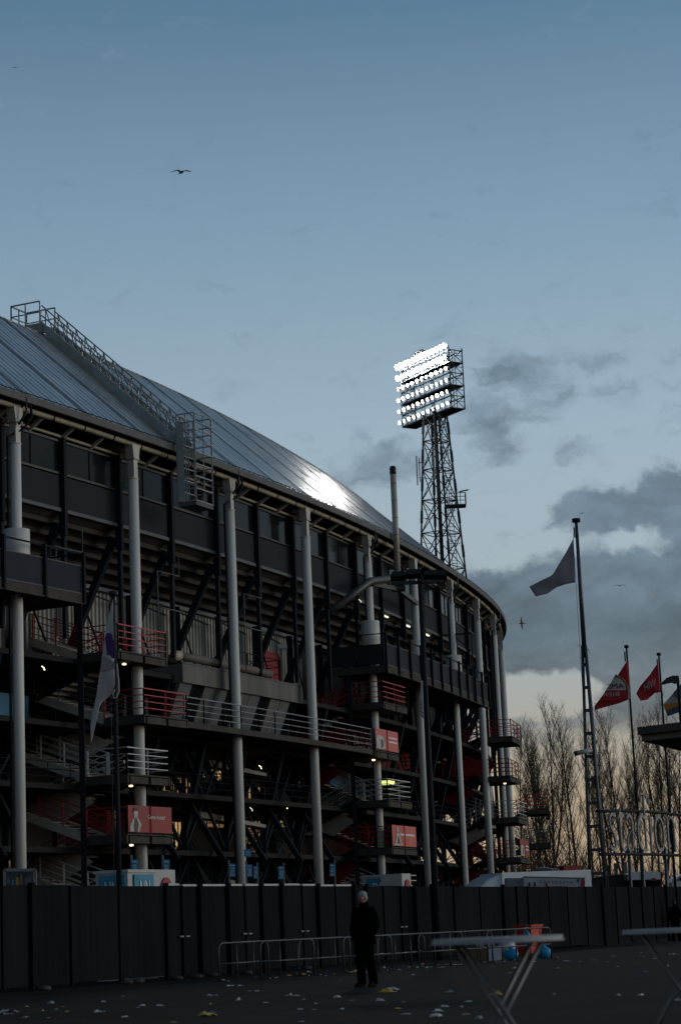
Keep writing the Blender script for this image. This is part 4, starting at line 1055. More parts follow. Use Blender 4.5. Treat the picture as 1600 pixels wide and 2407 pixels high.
# red flags
pole('slim flagpole carrying the flag with mirrored beer lettering', (1471, 1520), 101.0, .075, .045)
Yf = 100.9
t = flag('red and white beer flag with mirrored lettering', [(1473, 1553), (1450, 1588), (1420, 1628), (1396, 1660)], [(1482, 1642), (1455, 1653), (1425, 1661), (1397, 1669)], Yf, 'flag_red', .03, 1.0)
arc = lambda cx, cy, r, a0, a1, n=12: [(cx + r * math.cos(a0 + (a1 - a0) * k / n), cy - r * math.sin(a0 + (a1 - a0) * k / n)) for k in range(n + 1)]
patch(t, 'ring', [(1474.5, 1622)] + arc(1440, 1622, 36, .15, 1.30, 10) + [(1446.5, 1583.5), (1426, 1622)], Yf, 'flag_yellow', .07)
patch(t, 'ring_line', [(1472.5, 1622)] + arc(1440, 1622, 33.5, .15, 1.27, 10) + [(1445, 1587), (1424, 1622)], Yf, 'flag_black', .08)
patch(t, 'disc', [(1470.5, 1622)] + arc(1440, 1622, 31, .15, 1.22, 10) + [(1443.5, 1592), (1422, 1623)], Yf, 'flag_cream', .09)
patch(t, 'band', [(1471, 1622), (1422, 1623.5), (1406, 1650), (1452, 1645), (1472, 1640)], Yf, 'flag_red', .092)
patch(t, 'edge', [(1476, 1612), (1481, 1612), (1482, 1641), (1474, 1643)], Yf, 'flag_cream', .09)
ptext(t, 'AMS', (1466, 1617), (-38, 1.5), (-2, -11), Yf, 'flag_black')
ptext(t, 'BIER', (1455, 1635), (-40, 2), (-1, -8), Yf, 'flag_cream')
pole('slim flagpole carrying the small red flag with white letters', (1547, 1538), 104.0, .075, .045)
t = flag('small red flag with white mirrored letters', [(1545.5, 1557), (1525, 1587), (1503, 1613), (1494, 1630)], [(1551, 1627), (1538, 1629), (1520, 1645), (1504, 1647)], 103.9, 'flag_red', .04, 1.3)
ptext(t, 'WIH', (1541, 1611), (-27, 14), (-1.5, -17), 103.9, 'flag_cream')
pole('flagpole at the right edge behind the street lamp', (1622, 1560), 107.0, .075, .045)
t = flag('slate, white, orange and blue flag behind the street lamp', [(1616, 1585), (1600, 1606), (1583, 1627), (1558, 1655)], [(1622, 1668), (1606, 1672), (1590, 1676), (1568, 1684)], 106.9, 'flag_cream', .03, 1.0)
patch(t, 'slate_stripe', [(1616, 1587), (1600, 1608), (1581, 1628), (1590, 1643), (1618, 1640)], 106.9, 'flag_slate')
patch(t, 'orange_stripe', [(1558, 1656), (1585, 1652), (1619, 1645), (1620, 1652), (1590, 1660), (1572, 1668), (1562, 1670)], 106.9, 'flag_orange')
patch(t, 'blue_stripe', [(1564, 1672), (1580, 1664), (1600, 1660), (1620, 1656), (1621, 1667), (1590, 1675), (1569, 1683)], 106.9, 'flag_blue')
tb = flag('narrow pale blue flag hanging limp on the lamp mast', [(989, 1600), (986, 1640), (984.5, 1680)], [(993, 1600), (994, 1640), (996, 1690)], 71.8, 'flag_white', .01, 1.0, nu=12, nv=4)
ptext(tb, 'Milo', (995, 1676), (-3, -30), (-9, -3), 71.8, 'flag_blue')
# street lamp at the right edge
lp = at(1589, 1600, 90.0)
t = thing('street_lamp', 'black street lamp with one flat angular head at the right edge', 'street lamp', Vector((lp.x + .05, 90, 0)))
o = MB(); o.tube([Vector((lp.x + .05, 90, 0)), Vector((lp.x + .05, 90, lp.z - .05))], .085, 10, r2=.06); o.build('pole', 'pole_dark', t)
o = MB(); hd = [(1554, 1604), (1564, 1594), (1579, 1588), (1594, 1588), (1596, 1603), (1588, 1605), (1580, 1602), (1560, 1607)]
o.prism([at(x, y, 89.8) for x, y in hd], (0, .45, 0)); o.build('lamp_head', 'steel_black', t)
o = MB(); o.bar(at(1566, 1605.5, 90), at(1580, 1603.5, 90), .3, .02); o.build('lens', 'rail_grey', t)

# ================================================================== LETTER SIGN
Sa, Sb = at(1434, 2007, 97.0), at(1590, 2014, 104.0)
sd = (Sb - Sa); sd.z = 0; Ls = sd.length; sd = sd.normalized()
zb2 = Sa.z; xh = at(1434, 1909, 97).z - zb2
t = thing('letter_sign', 'large grey cut letters spelling stadion between two rails', 'sign', Sa + Vector((0, 0, -zb2)))
me_, w_, hh_ = glyphs('stadion'); xn = glyphs('x')[2]; fw_ = Ls / w_; k_ = xh / xn
pos = 0.0
cu = 0
adv = [glyphs('stadion'[:i + 1])[1] for i in range(7)]
for i, ch in enumerate('stadion'):
    g_, gw, gh = glyphs(ch, .022)
    x1 = adv[i]; x0 = x1 - gw
    o = MB(); O = Sa + sd * (x0 * fw_) + Vector((0, 0, .06)); o.text(ch, O, sd * gw * fw_, Vector((0, 0, gh * k_)), Vector((sd.y, -sd.x, 0)) * -.08, thin=.022); o.build('letter', 'letter_grey', t)
for z_, m_ in ((xh + .03, 'pole_dark'), (-.03, 'pole_dark')):
    o = MB(); pa, pb = Sa - sd * 1.2, Sa + sd * (Ls + 3)
    o.tube([pa.lerp(pb, k / 8) + Vector((0, .15, z_ + .12 * math.sin(k / 8 * 3.14) * (1 if z_ > 1 else .4))) for k in range(9)], .07, 8); o.build('rail', m_, t)
for px in (1471, 1510, 1583):
    tt = (at(px, 2010, 100).x - Sa.x) / sd.x; p = Sa + sd * tt + Vector((0, .22, 0))
    o = MB(); o.tube([Vector((p.x, p.y, 0)), Vector((p.x, p.y, zb2 + xh * .2))], .075, 8); o.build('post', 'pole_grey', t)
o = MB()
for a, b in ((.2, 2.4), (2.6, 4.6), (4.7, 7.0)):
    o.tube([Sa + sd * (a + (b - a) * k / 8) + Vector((0, .1, -.12 - .3 * math.sin(k / 8 * 3.14))) for k in range(9)], .022, 4)
o.build('cable', 'pole_dark', t)
for px, y, lb in ((1446, 2042, 'small blue board on a post under the letter s'), (1469, 2040, 'small grey board behind the sign post under the letter t'), (1479, 2042, 'small blue board right of the sign post under the letter a')):
    c = at(px, y, 108.0)
    t = thing('notice_board', lb, 'board', Vector((c.x, c.y, 0)), 'small boards under the letter sign')
    o = MB(); o.box(c, (.18, .06, .55)); o.build('board', 'flag_slate' if px != 1469 else 'rail_grey', t)
    o = MB(); o.bar(Vector((c.x, c.y + .06, 0)), c + Vector((0, .06, .2)), .05); o.build('post', 'pole_dark', t)

# ================================================================== BARE TREES
def limb(mb, p, d, L_, r, rng, segs=4, up=.10, n=3, jit=.10, rend=.25):
    pts = [p]; d = d.normalized()
    for k in range(segs):
        d = (d + Vector((rng.uniform(-jit, jit), rng.uniform(-jit, jit), up + rng.uniform(-jit, jit) * .5))).normalized(); pts.append(pts[-1] + d * L_ / segs)
    mb.tube(pts, r, n, r2=r * rend, cap=False, smooth=False); return pts
def pt_on(pts, t):
    x = t * (len(pts) - 1); i = min(int(x), len(pts) - 2); return pts[i].lerp(pts[i + 1], x - i), (pts[i + 1] - pts[i]).normalized()
def tree(seed, H_, lean=0.0, fork=False, spread=1.0, label='', nprim=36):
    rng = random.Random(seed); t = thing('bare_tree', label, 'tree', (0, 0, 0), 'bare trees beyond the hoarding')
    tr = MB(); cw = MB(); trunks = []
    trunks.append((limb(tr, Vector((0, 0, 0)), Vector((lean, 0, 1)), H_ * .97, .165, rng, 14, .10, 7, .035, .10), 1.0))
    if fork:
        p, d = pt_on(trunks[0][0], .22); trunks.append((limb(tr, p, Vector((.35, .1, 1)), H_ * .68, .14, rng, 10, .16, 6, .04, .12), .8))
        p, d = pt_on(trunks[0][0], .30); trunks.append((limb(tr, p, Vector((-.38, -.1, 1)), H_ * .58, .12, rng, 10, .16, 6, .04, .12), .7))
    for pts, w_ in trunks:
        for k in range(int(nprim * w_)):
            q = .12 + .86 * (k + rng.random()) / (nprim * w_); p, d = pt_on(pts, min(.985, q))
            a = rng.uniform(0, 6.283); tilt = rng.uniform(.5, 1.0) * spread * (1.05 - .35 * q)
            L_ = H_ * (.07 + .20 * (1 - q) ** .8) * rng.uniform(.6, 1.15) + .5
            if q < .25: L_ *= .45
            dr = Vector((math.cos(a) * math.sin(tilt), math.sin(a) * math.sin(tilt), math.cos(tilt)))
            b1 = limb(tr if L_ > 2.2 else cw, p, dr, L_, .014 + .007 * L_, rng, 5, .13, 3, .09, .3)
            for j in range(int(4 + L_ * 1.6)):
                p2, d2 = pt_on(b1, rng.uniform(.15, .98)); a2 = rng.uniform(0, 6.283); l2 = rng.uniform(.6, 1.7) * (.6 + .1 * L_)
                d2 = (d2 * 1.0 + Vector((math.cos(a2), math.sin(a2), rng.uniform(-.1, .7))) * rng.uniform(.5, .9))
                b2 = limb(cw, p2, d2, l2, .012, rng, 3, .14, 3, .14, .5)
                for m_ in range(rng.randint(2, 5)):
                    p3, d3 = pt_on(b2, rng.uniform(.2, 1)); a3 = rng.uniform(0, 6.283)
                    limb(cw, p3, d3 + Vector((math.cos(a3), math.sin(a3), .3)) * .8, rng.uniform(.35, .9), .008, rng, 2, .12, 3, .15, .6)
    tr.build('trunk', 'bark', t); cw.build('crown', 'twig', t)
    return t
protos = [tree(21, 20.0, .01, False, .8, 'bare poplar with one straight trunk left of the lattice flagpole'), tree(22, 20.0, -.02, True, .9, 'bare forked tree right of the lattice flagpole'), tree(23, 20, .02, True, .75, 'x'), tree(24, 20, 0, False, 1.0, 'x')]
TL = [(1228, 170, 18.0, 3, 0), (1268, 176, 18.4, 1, 1), (1308, 182, 21.0, 2, 2), (1342, 205, 19.0, 3, 3), (1360, 178, 20.4, 0, 4), (1393, 186, 20.0, 3, 5), (1432, 200, 20.0, 1, 6), (1470, 180, 20.6, 1, 7), (1499, 196, 17.5, 2, 8), (1532, 186, 20.2, 3, 9), (1566, 178, 20.5, 2, 10), (1600, 188, 20.0, 0, 11), (1250, 215, 18, 0, 12), (1417, 215, 19, 0, 13), (1640, 190, 20, 1, 14), (1550, 210, 19, 0, 15), (1290, 214, 17.5, 3, 16)]
TLAB = ['bare tree nearest the right stair tower', 'bare forked tree second from the stair tower', 'tallest bare tree left of the lattice flagpole', 'thin bare tree set back behind the flagpole gap', 'bare straight poplar just left of the lattice flagpole', 'bare tree rising directly behind the lattice flagpole', 'bare tree set back behind the beer flag',
        'bare tree behind the letters t and a', 'slender bare tree behind the letter d', 'bare tree behind the small red flag and letter i', 'bare forked tree behind the letter o', 'bare poplar behind the letter n and the canopy', 'faint bare poplar set back near the stair tower', 'faint bare poplar set back behind the flagpole', 'bare tree cut off by the right edge', 'faint bare poplar set back behind the letters', 'faint bare tree set back between the two left trunks']
used = set()
for (px, Y, h_, k, n_) in TL:
    p = at(px, 2100, Y); loc = Vector((p.x, Y, 0)); s_ = h_ / 20.0 * .89
    if k not in used:
        used.add(k); o = protos[k]; o.location = loc; o.rotation_euler = (0, 0, n_ * 1.3); o.scale = (s_, s_, s_); o['label'] = TLAB[n_]
    else: copy_tree(protos[k], loc, n_ * 1.3, (s_ * .95, s_ * .95, s_), TLAB[n_])
# brushwood at the foot of the trees
def shrub(seed, label):
    rng = random.Random(seed); t = thing('bare_shrub', label, 'shrub', (0, 0, 0), 'bare shrubs under the trees'); cw = MB(); st_ = MB()
    for k in range(34):
        a = rng.uniform(0, 6.283); tl = rng.uniform(.1, .75); d = Vector((math.cos(a) * math.sin(tl), math.sin(a) * math.sin(tl), math.cos(tl)))
        b = limb(st_, Vector((math.cos(a) * .4, math.sin(a) * .4, 0)), d, rng.uniform(2.5, 4.6), .035, rng, 4, .06, 3, .12)
        for j in range(8):
            p2, d2 = pt_on(b, rng.uniform(.25, 1)); a2 = rng.uniform(0, 6.283)
            b2 = limb(cw, p2, d2 + Vector((math.cos(a2), math.sin(a2), .2)) * .9, rng.uniform(.6, 1.5), .018, rng, 3, .08, 3, .2)
            for m_ in range(3):
                p3, d3 = pt_on(b2, rng.uniform(.3, 1)); a3 = rng.uniform(0, 6.283); limb(cw, p3, d3 + Vector((math.cos(a3), math.sin(a3), .1)), rng.uniform(.3, .7), .013, rng, 2, .05, 3, .2)
    st_.build('stem', 'bark', t); cw.build('crown', 'twig', t); return t
sp0 = shrub(40, 'brown bare shrub beside the last stair landing'); sp1 = shrub(41, 'brown bare shrub behind the white camper roof')
for k, (px, Y, s_, lb) in enumerate(((1240, 150, 1.2, None), (1300, 158, 1.35, None), (1275, 165, 1.7, 'larger brown bare shrub between the first two trunks'), (1340, 160, 1.2, 'brown bare shrub above the red roof box'), (1385, 165, 1.0, 'brown bare shrub at the foot of the lattice flagpole'), (1440, 168, 1.1, 'brown bare shrub under the letter s'), (1520, 165, 1.0, 'brown bare shrub under the letter d'), (1580, 170, 1.1, 'brown bare shrub under the letter n'))):
    p = at(px, 2100, Y)
    if k < 2: o = (sp0, sp1)[k]; o.location = (p.x, Y, 0); o.scale = (s_,) * 3
    else: copy_tree((sp0, sp1)[k % 2], Vector((p.x, Y, 0)), k * 1.1, (s_,) * 3, lb)

# ================================================================== KIOSKS, SIGNS, VEHICLES behind the hoarding
fx = Vector((math.cos(rad(64)), math.sin(rad(64)), 0)); fy = Vector((-fx.y, fx.x, 0)); fz = Vector((0, 0, 1))
def kiosk(label, cpx, Y, ztop_px, la, lb, letters, sc=1.0):
    c = at(cpx, ztop_px, Y); zt = c.z; O = Vector((c.x, Y, 0))
    t = thing('ticket_kiosk', label, 'kiosk', O, 'white ticket kiosks behind the hoarding')
    q = lambda z, g=0: [O + fx * -g + fy * -g + fz * z, O + fx * (lb + g) + fy * -g + fz * z, O + fx * (lb + g) + fy * (la + g) + fz * z, O + fx * -g + fy * (la + g) + fz * z]
    o = MB(); o.hexa(q(0), q(zt - .08)); o.build('body', 'white_paint', t)
    o = MB(); o.hexa(q(zt - .08, .05), q(zt, .05)); o.build('roof', 'white_paint', t)
    # blue boards on both faces
    def face(o0, d, n, L_, u0, u1, h):
        o_ = MB(); z1 = zt - .13; p = [o0 + d * u0 + n * .03, o0 + d * u1 + n * .03]
        o_.prism([p[0] + fz * (z1 - h), p[1] + fz * (z1 - h), p[1] + fz * z1, p[0] + fz * z1], n * .03); b = o_.build('signboard', 'sign_teal', t)
        x = MB(); hh = h * .38; w_ = (u1 - u0) * .5; x.text(letters, o0 + d * (u0 + (u1 - u0) * .25) + n * .07 + fz * (z1 - h * .52), d * w_, fz * hh, n * .015); x.build('lettering', 'sign_letter', b)
        x = MB(); x.prism([o0 + d * (u0 + .12) + n * .065 + fz * (z1 - h * .11), o0 + d * (u1 - .12) + n * .065 + fz * (z1 - h * .11), o0 + d * (u1 - .12) + n * .065 + fz * (z1 - h * .07), o0 + d * (u0 + .12) + n * .065 + fz * (z1 - h * .07)], n * .01); x.build('text_line', 'panel_blue', b)
    face(O + fy * la, -fy, -fx, la, la * .12, la * .95, 1.25)
    face(O, fx, -fy, lb, lb * .18, lb * .86, 1.2)
    return O, zt
kiosk('white ticket kiosk with blue boards lettered NN', 300, 60.0, 2044, 1.05, 1.5, 'NN')
kiosk('white ticket kiosk with blue boards lettered BB', 926, 84.0, 2054.5, 1.35, 1.3, 'BB')
for (px, Y, zp, w_, lb) in ((364, 63.0, 2044, 1.15, 'narrow white booth with a maroon arch sign, beside number sign 36'), (930, 83.4, 2054, .8, 'narrow white booth with a maroon arch sign on the BB kiosk')):
    c = at(px, zp, Y); zt = c.z; O = Vector((c.x, Y, 0)) - fy * (.25 if px > 900 else 0)
    t = thing('arch_sign_booth', lb, 'booth', O, 'booths with maroon arch signs')
    o = MB(); o.hexa([O, O + fx * w_, O + fx * w_ + fy * .9, O + fy * .9], [p + fz * zt for p in (O, O + fx * w_, O + fx * w_ + fy * .9, O + fy * .9)]); o.build('body', 'white_paint', t)
    o = MB(); r_ = w_ * .27; m_ = O + fx * w_ * .5 - fy * .02; pts = [m_ + fx * r_ * math.cos(a) + fz * (zt - .22 - r_ * 1.3 + r_ * 1.3 * math.sin(a)) for a in [math.pi * k / 10 for k in range(11)]] + [m_ - fx * r_ + fz * .3, m_ + fx * r_ + fz * .3]
    o.prism(pts, -fy * .04); b = o.build('arch_sign', 'sign_maroon', t)
    x = MB(); x.text('Kassa', m_ - fx * r_ * .8 - fy * .055 + fz * (zt - .22 - r_ * 2.2), fx * r_ * 1.6, fz * .16, -fy * .01); x.text('E', m_ - fx * r_ * .3 - fy * .055 + fz * (zt - .22 - r_ * 3.2), fx * r_ * .6, fz * .2, -fy * .01); x.build('lettering', 'sign_letter', b)
NS = [('35', 317, 2020, 2061, 14, 68), ('36', 391, 2020, 2061, 15, 71), ('37', 546, 2030, 2061, 14, 80), ('38', 586, 2032, 2061, 14, 83), ('39', 601, 2036, 2066, 10, 84), ('40', 661, 2036, 2067, 14, 88), ('41', 781, 2030, 2060, 13, 95)]
for (n_, px, y0, y1, w_, Y) in NS:
    t = thing('number_sign', f'blue gate sign with the white number {n_}', 'sign', Vector((at(px, y0, Y).x, Y, 0)), 'blue numbered gate signs')
    P_ = [at(px - w_ / 2, y1, Y), at(px + w_ / 2, y1, Y), at(px + w_ / 2, y0, Y), at(px - w_ / 2, y0, Y)]
    o = MB(); o.prism(P_, (0, .05, 0)); b = o.build('board', 'sign_blue', t)
    O = at(px - w_ * .32, y1 - (y1 - y0) * .22, Y - .03); x = MB(); x.text(n_, O, at(px + w_ * .32, y1 - (y1 - y0) * .22, Y - .03) - O, at(px - w_ * .32, y1 - (y1 - y0) * .70, Y - .03) - O, (0, .01, 0))
    for (f0, f1) in ((.10, .17), (.84, .90)):
        ya, yb = y0 + (y1 - y0) * f0, y0 + (y1 - y0) * f1; x.prism([at(px - w_ * .38, yb, Y - .02), at(px + w_ * .38, yb, Y - .02), at(px + w_ * .38, ya, Y - .02), at(px - w_ * .38, ya, Y - .02)], (0, .01, 0))
    x.build('lettering', 'sign_letter', b)
    e = P_[0] if px < 600 else P_[1]
    o = MB(); o.bar(Vector((e.x, Y + .06, 0)), Vector((e.x, Y + .06, P_[2].z + .15)), .06); o.build('post', 'rail_grey', t)
c = at(582, 2004, 92.5)
t = thing('column_sign', 'blue square sign strapped to the third white column', 'sign', c)
o = MB(); o.prism([at(574, 2014, 92.5), at(591, 2014, 92.5), at(591, 1996, 92.5), at(574, 1996, 92.5)], (0, .05, 0)); b = o.build('board', 'sign_blue', t)
o = MB()
for y in (2002, 2008): o.prism([at(577, y + 2, 92.47), at(588, y + 2, 92.47), at(588, y, 92.47), at(577, y, 92.47)], (0, .01, 0))
o.build('lettering', 'sign_letter', b)
# poster at the left edge
t = thing('poster_board', 'dark framed poster board with a crowd picture at the left edge', 'poster', Vector((at(48, 2060, 57).x, 57, 0)))
q = lambda x, y, d=0: at(x, y, 57.0 - d)
o = MB(); o.prism([q(13, 2110), q(82, 2110), q(82, 2046), q(13, 2046)], (0, .06, 0)); b = o.build('print', 'poster_print', t)
for nm, m_, poly in (('print_figure', 'poster_yellow', [(37, 2080), (45, 2080), (44, 2063), (38, 2063)]), ('print_figure', 'poster_pale', [(46, 2079), (56, 2079), (53, 2062), (50, 2052), (48, 2062)]), ('print_figure', 'poster_pale', [(58, 2077), (74, 2076), (73, 2065), (68, 2062), (60, 2066)]), ('print_figure', 'panel_blue', [(28, 2080), (34, 2080), (33, 2067), (29, 2067)]), ('print_figure', 'poster_pale', [(16, 2078), (25, 2077), (22, 2063), (18, 2065)])):
    o = MB(); o.prism([q(x, y, .02) for x, y in poly], (0, .015, 0)); o.build(nm, m_, b)
o = MB()
for a, b2 in (((12, 2045), (83, 2045)), ((83, 2045), (83, 2110)), ((12, 2045), (12, 2110))): o.bar(q(*a, -.03), q(*b2, -.03), .08)
o.bar(q(18, 2110, -.1), Vector((q(18, 2110).x, 57.1, 0)), .08); o.bar(q(78, 2110, -.1), Vector((q(78, 2110).x, 57.1, 0)), .08); o.build('frame', 'rail_grey', t)
c = at(82, 1, 57)
# camper van (front faces left)
Yv = 92.0
v0 = Vector((at(1066, 2100, Yv).x, Yv, 0)); vz = at(1184, 2051, Yv + 1).z
t = thing('camper_van', 'white camper van behind the hoarding, its rounded cab facing left', 'van', v0 + Vector((2.5, 0, 0)))
vx = Vector((.93, .37, 0)); vy = Vector((-.37, .93, 0))
V = lambda x, y, z: v0 + vx * x + vy * y + fz * z
sec = [(0, .5, 1.1), (.15, .45, 1.55), (.5, .45, 2.25), (.9, .4, 2.62), (1.9, .4, 2.8), (2.35, .35, 2.85)]
o = MB(); vs = []; fs = []
for (x, zb_, zt2) in sec:
    for (y, z) in ((0, zb_), (0, zt2 - .22), (.25, zt2), (1.95, zt2), (2.2, zt2 - .22), (2.2, zb_)): vs.append(V(x, y, z))
for k in range(len(sec) - 1):
    for j in range(6): j2 = (j + 1) % 6; fs.append((6 * k + j, 6 * k + j2, 6 * k + 6 + j2, 6 * k + 6 + j))
fs += [tuple(range(6)), tuple(6 * (len(sec) - 1) + j for j in range(6))[::-1]]
o.add(vs, fs, True); o.build('cab', 'van_white', t)
o = MB(); o.prism([V(.53, .2, 2.29), V(.53, 2.0, 2.29), V(.92, 2.0, 2.645), V(.92, .2, 2.645)], fz * .02); o.build('windscreen', 'dark_glass', t)
o = MB(); q = lambda z: [V(2.3, 0, z), V(6.6, 0, z), V(6.6, 2.25, z), V(2.3, 2.25, z)]; o.hexa(q(.5), q(vz)); o.build('body', 'van_white', t)
o = MB(); o.hexa([V(1.3, .2, 2.6), V(2.3, .1, 2.6), V(2.3, 2.1, 2.6), V(1.3, 2.0, 2.6)], [V(1.7, .25, 2.95), V(2.3, .1, vz - .05), V(2.3, 2.1, vz - .05), V(1.7, 1.9, 2.95)]); o.build('cab_pod', 'van_white', t)
for (x, y) in ((1.2, 0), (5.4, 0), (1.2, 2.2), (5.4, 2.2)):
    o = MB(); o.tube([V(x, y - .03, .36), V(x, y + .2, .36)], .36, 16); w_ = o.build('wheel', 'shoe_black', t)
    o = MB(); o.tube([V(x, y - .05, .36), V(x, y + .0, .36)], .2, 12); o.build('rim', 'rail_grey', w_)
o = MB(); o.bar(V(4.6, -.02, 2.2), V(5.6, -.02, 2.2), .04, .5); o.build('side_window', 'dark_glass', t)
for (px, lb, m_) in ((1318, 'rows of grey roof bars', 'rail_grey'),):
    o = MB()
    for k in range(3): o.bar(V(4.9 + k * .14, .3, vz + .0), V(4.9 + k * .14, 1.9, vz + .12), .06, .2)
    o.build('roof_rack', m_, t)
o = MB(); o.hexa([V(5.4, .2, vz - .2), V(6.3, .2, vz - .2), V(6.3, 1.2, vz - .2), V(5.4, 1.2, vz - .2)], [V(5.4, .2, vz + .2), V(6.3, .2, vz + .2), V(6.3, 1.2, vz + .2), V(5.4, 1.2, vz + .2)]); o.build('roof_box', 'panel_red', t)
# white display trailer with marks
t = thing('display_trailer', 'white low trailer board with a red emblem and small dark marks', 'trailer', Vector((at(1300, 2100, 90).x, 90, 0)))
q = lambda x, y, d=0: at(x, y, 90.0 - d)
o = MB(); o.prism([q(1229, 2100), q(1374, 2100), q(1374, 2065), q(1229, 2062)], (0, 1.6, 0)); o.build('body', 'white_paint', t)
o = MB(); o.bar(q(1229, 2061.5, -.1), q(1374, 2064.5, -.1), .2, .06); o.bar(q(1229, 2061, .02), q(1229, 2100, .02), .06); o.build('frame', 'rail_grey', t)
o = MB(); o.prism([q(1190, 2100, -.1), q(1228, 2100, -.1), q(1228, 2064, -.1), q(1190, 2064, -.1)], (0, 1.4, 0)); o.build('side_box', 'rail_grey', t)
o = MB(); o.prism([q(1364, 2084, .02), q(1373, 2084, .02), q(1374, 2072, .02), q(1371, 2066, .02), q(1366, 2066, .02), q(1364, 2073, .02)], (0, .02, 0)); o.build('emblem', 'sign_maroon', t)
o = MB(); o.prism([q(1281, 2084, .02), q(1286, 2084, .02), q(1286, 2078, .02), q(1283.5, 2074, .02), q(1281, 2078, .02)], (0, .02, 0)); o.build('emblem', 'panel_red', t)
o = MB()
for k in range(9): o.prism([q(1270 + k * 9, 2076 + k * .2, .02), q(1271 + k * 9, 2076 + k * .2, .02), q(1271 + k * 9, 2069 + k * .2, .02), q(1270 + k * 9, 2069 + k * .2, .02)], (0, .02, 0)); 
for x in (1243, 1256): o.prism([q(x - 2, 2084, .02), q(x + 2, 2084, .02), q(x + 1.5, 2074, .02), q(x - 1, 2073, .02)], (0, .02, 0))
o.prism([q(1357, 2075, .02), q(1361, 2067, .02), q(1354, 2067, .02)], (0, .02, 0)); o.build('mark', 'steel_blue', t)
for px in (1250, 1350):
    o = MB(); p = q(px, 2100, -.2); o.tube([Vector((p.x, 90, .33)), Vector((p.x, 90.25, .33))], .33, 14); o.build('wheel', 'shoe_black', t)
# delivery truck far right, dark shelter beside it
t = thing('delivery_truck', 'white box truck with a red tail behind the letter sign', 'truck', Vector((at(1512, 2100, 116).x, 116, 0)))
q = lambda x, y, d=0: at(x, y, 116.0 - d)
o = MB(); o.prism([q(1476, 2068), q(1551, 2067), q(1551, 2052), q(1540, 2048.5), q(1486, 2049), q(1476, 2055)], (0, 2.4, 0)); o.build('box_body', 'van_white', t)
o = MB(); o.prism([q(1551.5, 2080), q(1556, 2080), q(1556, 2051), q(1551.5, 2050)], (0, 2.3, 0)); o.build('tail', 'panel_red', t)
o = MB(); o.prism([q(1478, 2090), q(1549, 2090), q(1549, 2068.5), q(1478, 2069.5)], (0, 2.2, 0)); o.build('chassis', 'shoe_black', t)
o = MB(); o.prism([q(1535 + 8 * math.cos(a), 2070 - 6 * math.sin(a), .03) for a in [math.pi * k / 8 for k in range(9)]], (0, .04, 0)); o.build('emblem', 'sign_maroon', t)
for px in (1488, 1540):
    o = MB(); p = q(px, 2090); o.tube([Vector((p.x, 115.9, .48)), Vector((p.x, 116.3, .48))], .48, 14); o.build('wheel', 'shoe_black', t)
t = thing('parked_van', 'white van at the right edge behind the hoarding', 'van', Vector((at(1600, 2100, 108).x, 108, 0)))
q = lambda x, y, d=0: at(x, y, 108.0 - d)
o = MB(); o.prism([q(1578, 2090), q(1640, 2090), q(1640, 2050), q(1600, 2055), q(1586, 2064), q(1578, 2074)], (0, 2, 0)); o.build('body', 'van_white', t)
o = MB(); o.prism([q(1589, 2070, .02), q(1600, 2070, .02), q(1604, 2058, .02), q(1601, 2058, .02)], (0, .03, 0)); o.build('side_window', 'dark_glass', t)
for px in (1588, 1630):
    o = MB(); p = q(px, 2090); o.tube([Vector((p.x, 107.9, .33)), Vector((p.x, 108.2, .33))], .33, 12); o.build('wheel', 'shoe_black', t)
t = thing('dark_shed', 'low dark shed with a sloping roof left of the truck', 'shed', Vector((at(1430, 2100, 118).x, 118, 0)))
q = lambda x, y, d=0: at(x, y, 118.0 - d)
o = MB(); o.prism([q(1376, 2100), q(1470, 2100), q(1470, 2058), q(1450, 2058), q(1376, 2068)], (0, 3, 0)); o.build('wall', 'steel_black', t)
o = MB(); o.prism([q(1374, 2067, .2), q(1450, 2057, .2), q(1474, 2057, .2), q(1474, 2054.5, .2), q(1450, 2054.5, .2), q(1374, 2064.5, .2)], (0, 3.4, 0)); o.build('roof', 'concrete', t)

# ================================================================== CANOPY at the right edge
Yc_ = 34.0
t = thing('kiosk_canopy', 'dark flat canopy of a stall reaching in from the right edge', 'canopy', Vector((at(1640, 2300, Yc_).x, Yc_, 0)))
c0 = at(1497, 1727, Yc_); e1 = at(1660, 1705, Yc_ - 5.5); zc = c0.z
k1 = Vector((e1.x, e1.y, 0)); k1 = atz(1660, 1707, zc + .05); 
pa = Vector((c0.x, c0.y, zc)); n1 = Vector((at(1660, 1768, Yc_ + 0).x, 0, 0))
near = atz(1700, 1700, zc + .02); far = atz(1700, 1760 + 20, zc)
pb = Vector((near.x, near.y, zc)); pc_ = Vector((far.x, far.y, zc)); 
o = MB(); o.prism([pa, pb, pb + (pc_ - pa), pc_], (0, 0, .12)); o.build('roof_edge', 'deck_grey', t)
cen = (pa + pb + pc_) / 3
sh = lambda p, k: p.lerp(cen, k)
o = MB(); o.prism([sh(pa, .06) - fz * .10, sh(pb, .06) - fz * .10, sh(pb + (pc_ - pa), .03) - fz * .10, sh(pc_, .06) - fz * .10], (0, 0, .10)); o.build('soffit', 'concrete', t)
pp = atz(1606, 2290, 0); pp = pa.lerp(pb + (pc_ - pa), .62); o = MB(); o.bar(Vector((pp.x, pp.y, 0)), Vector((pp.x, pp.y, zc)), .14); o.build('post', 'sign_maroon', t)

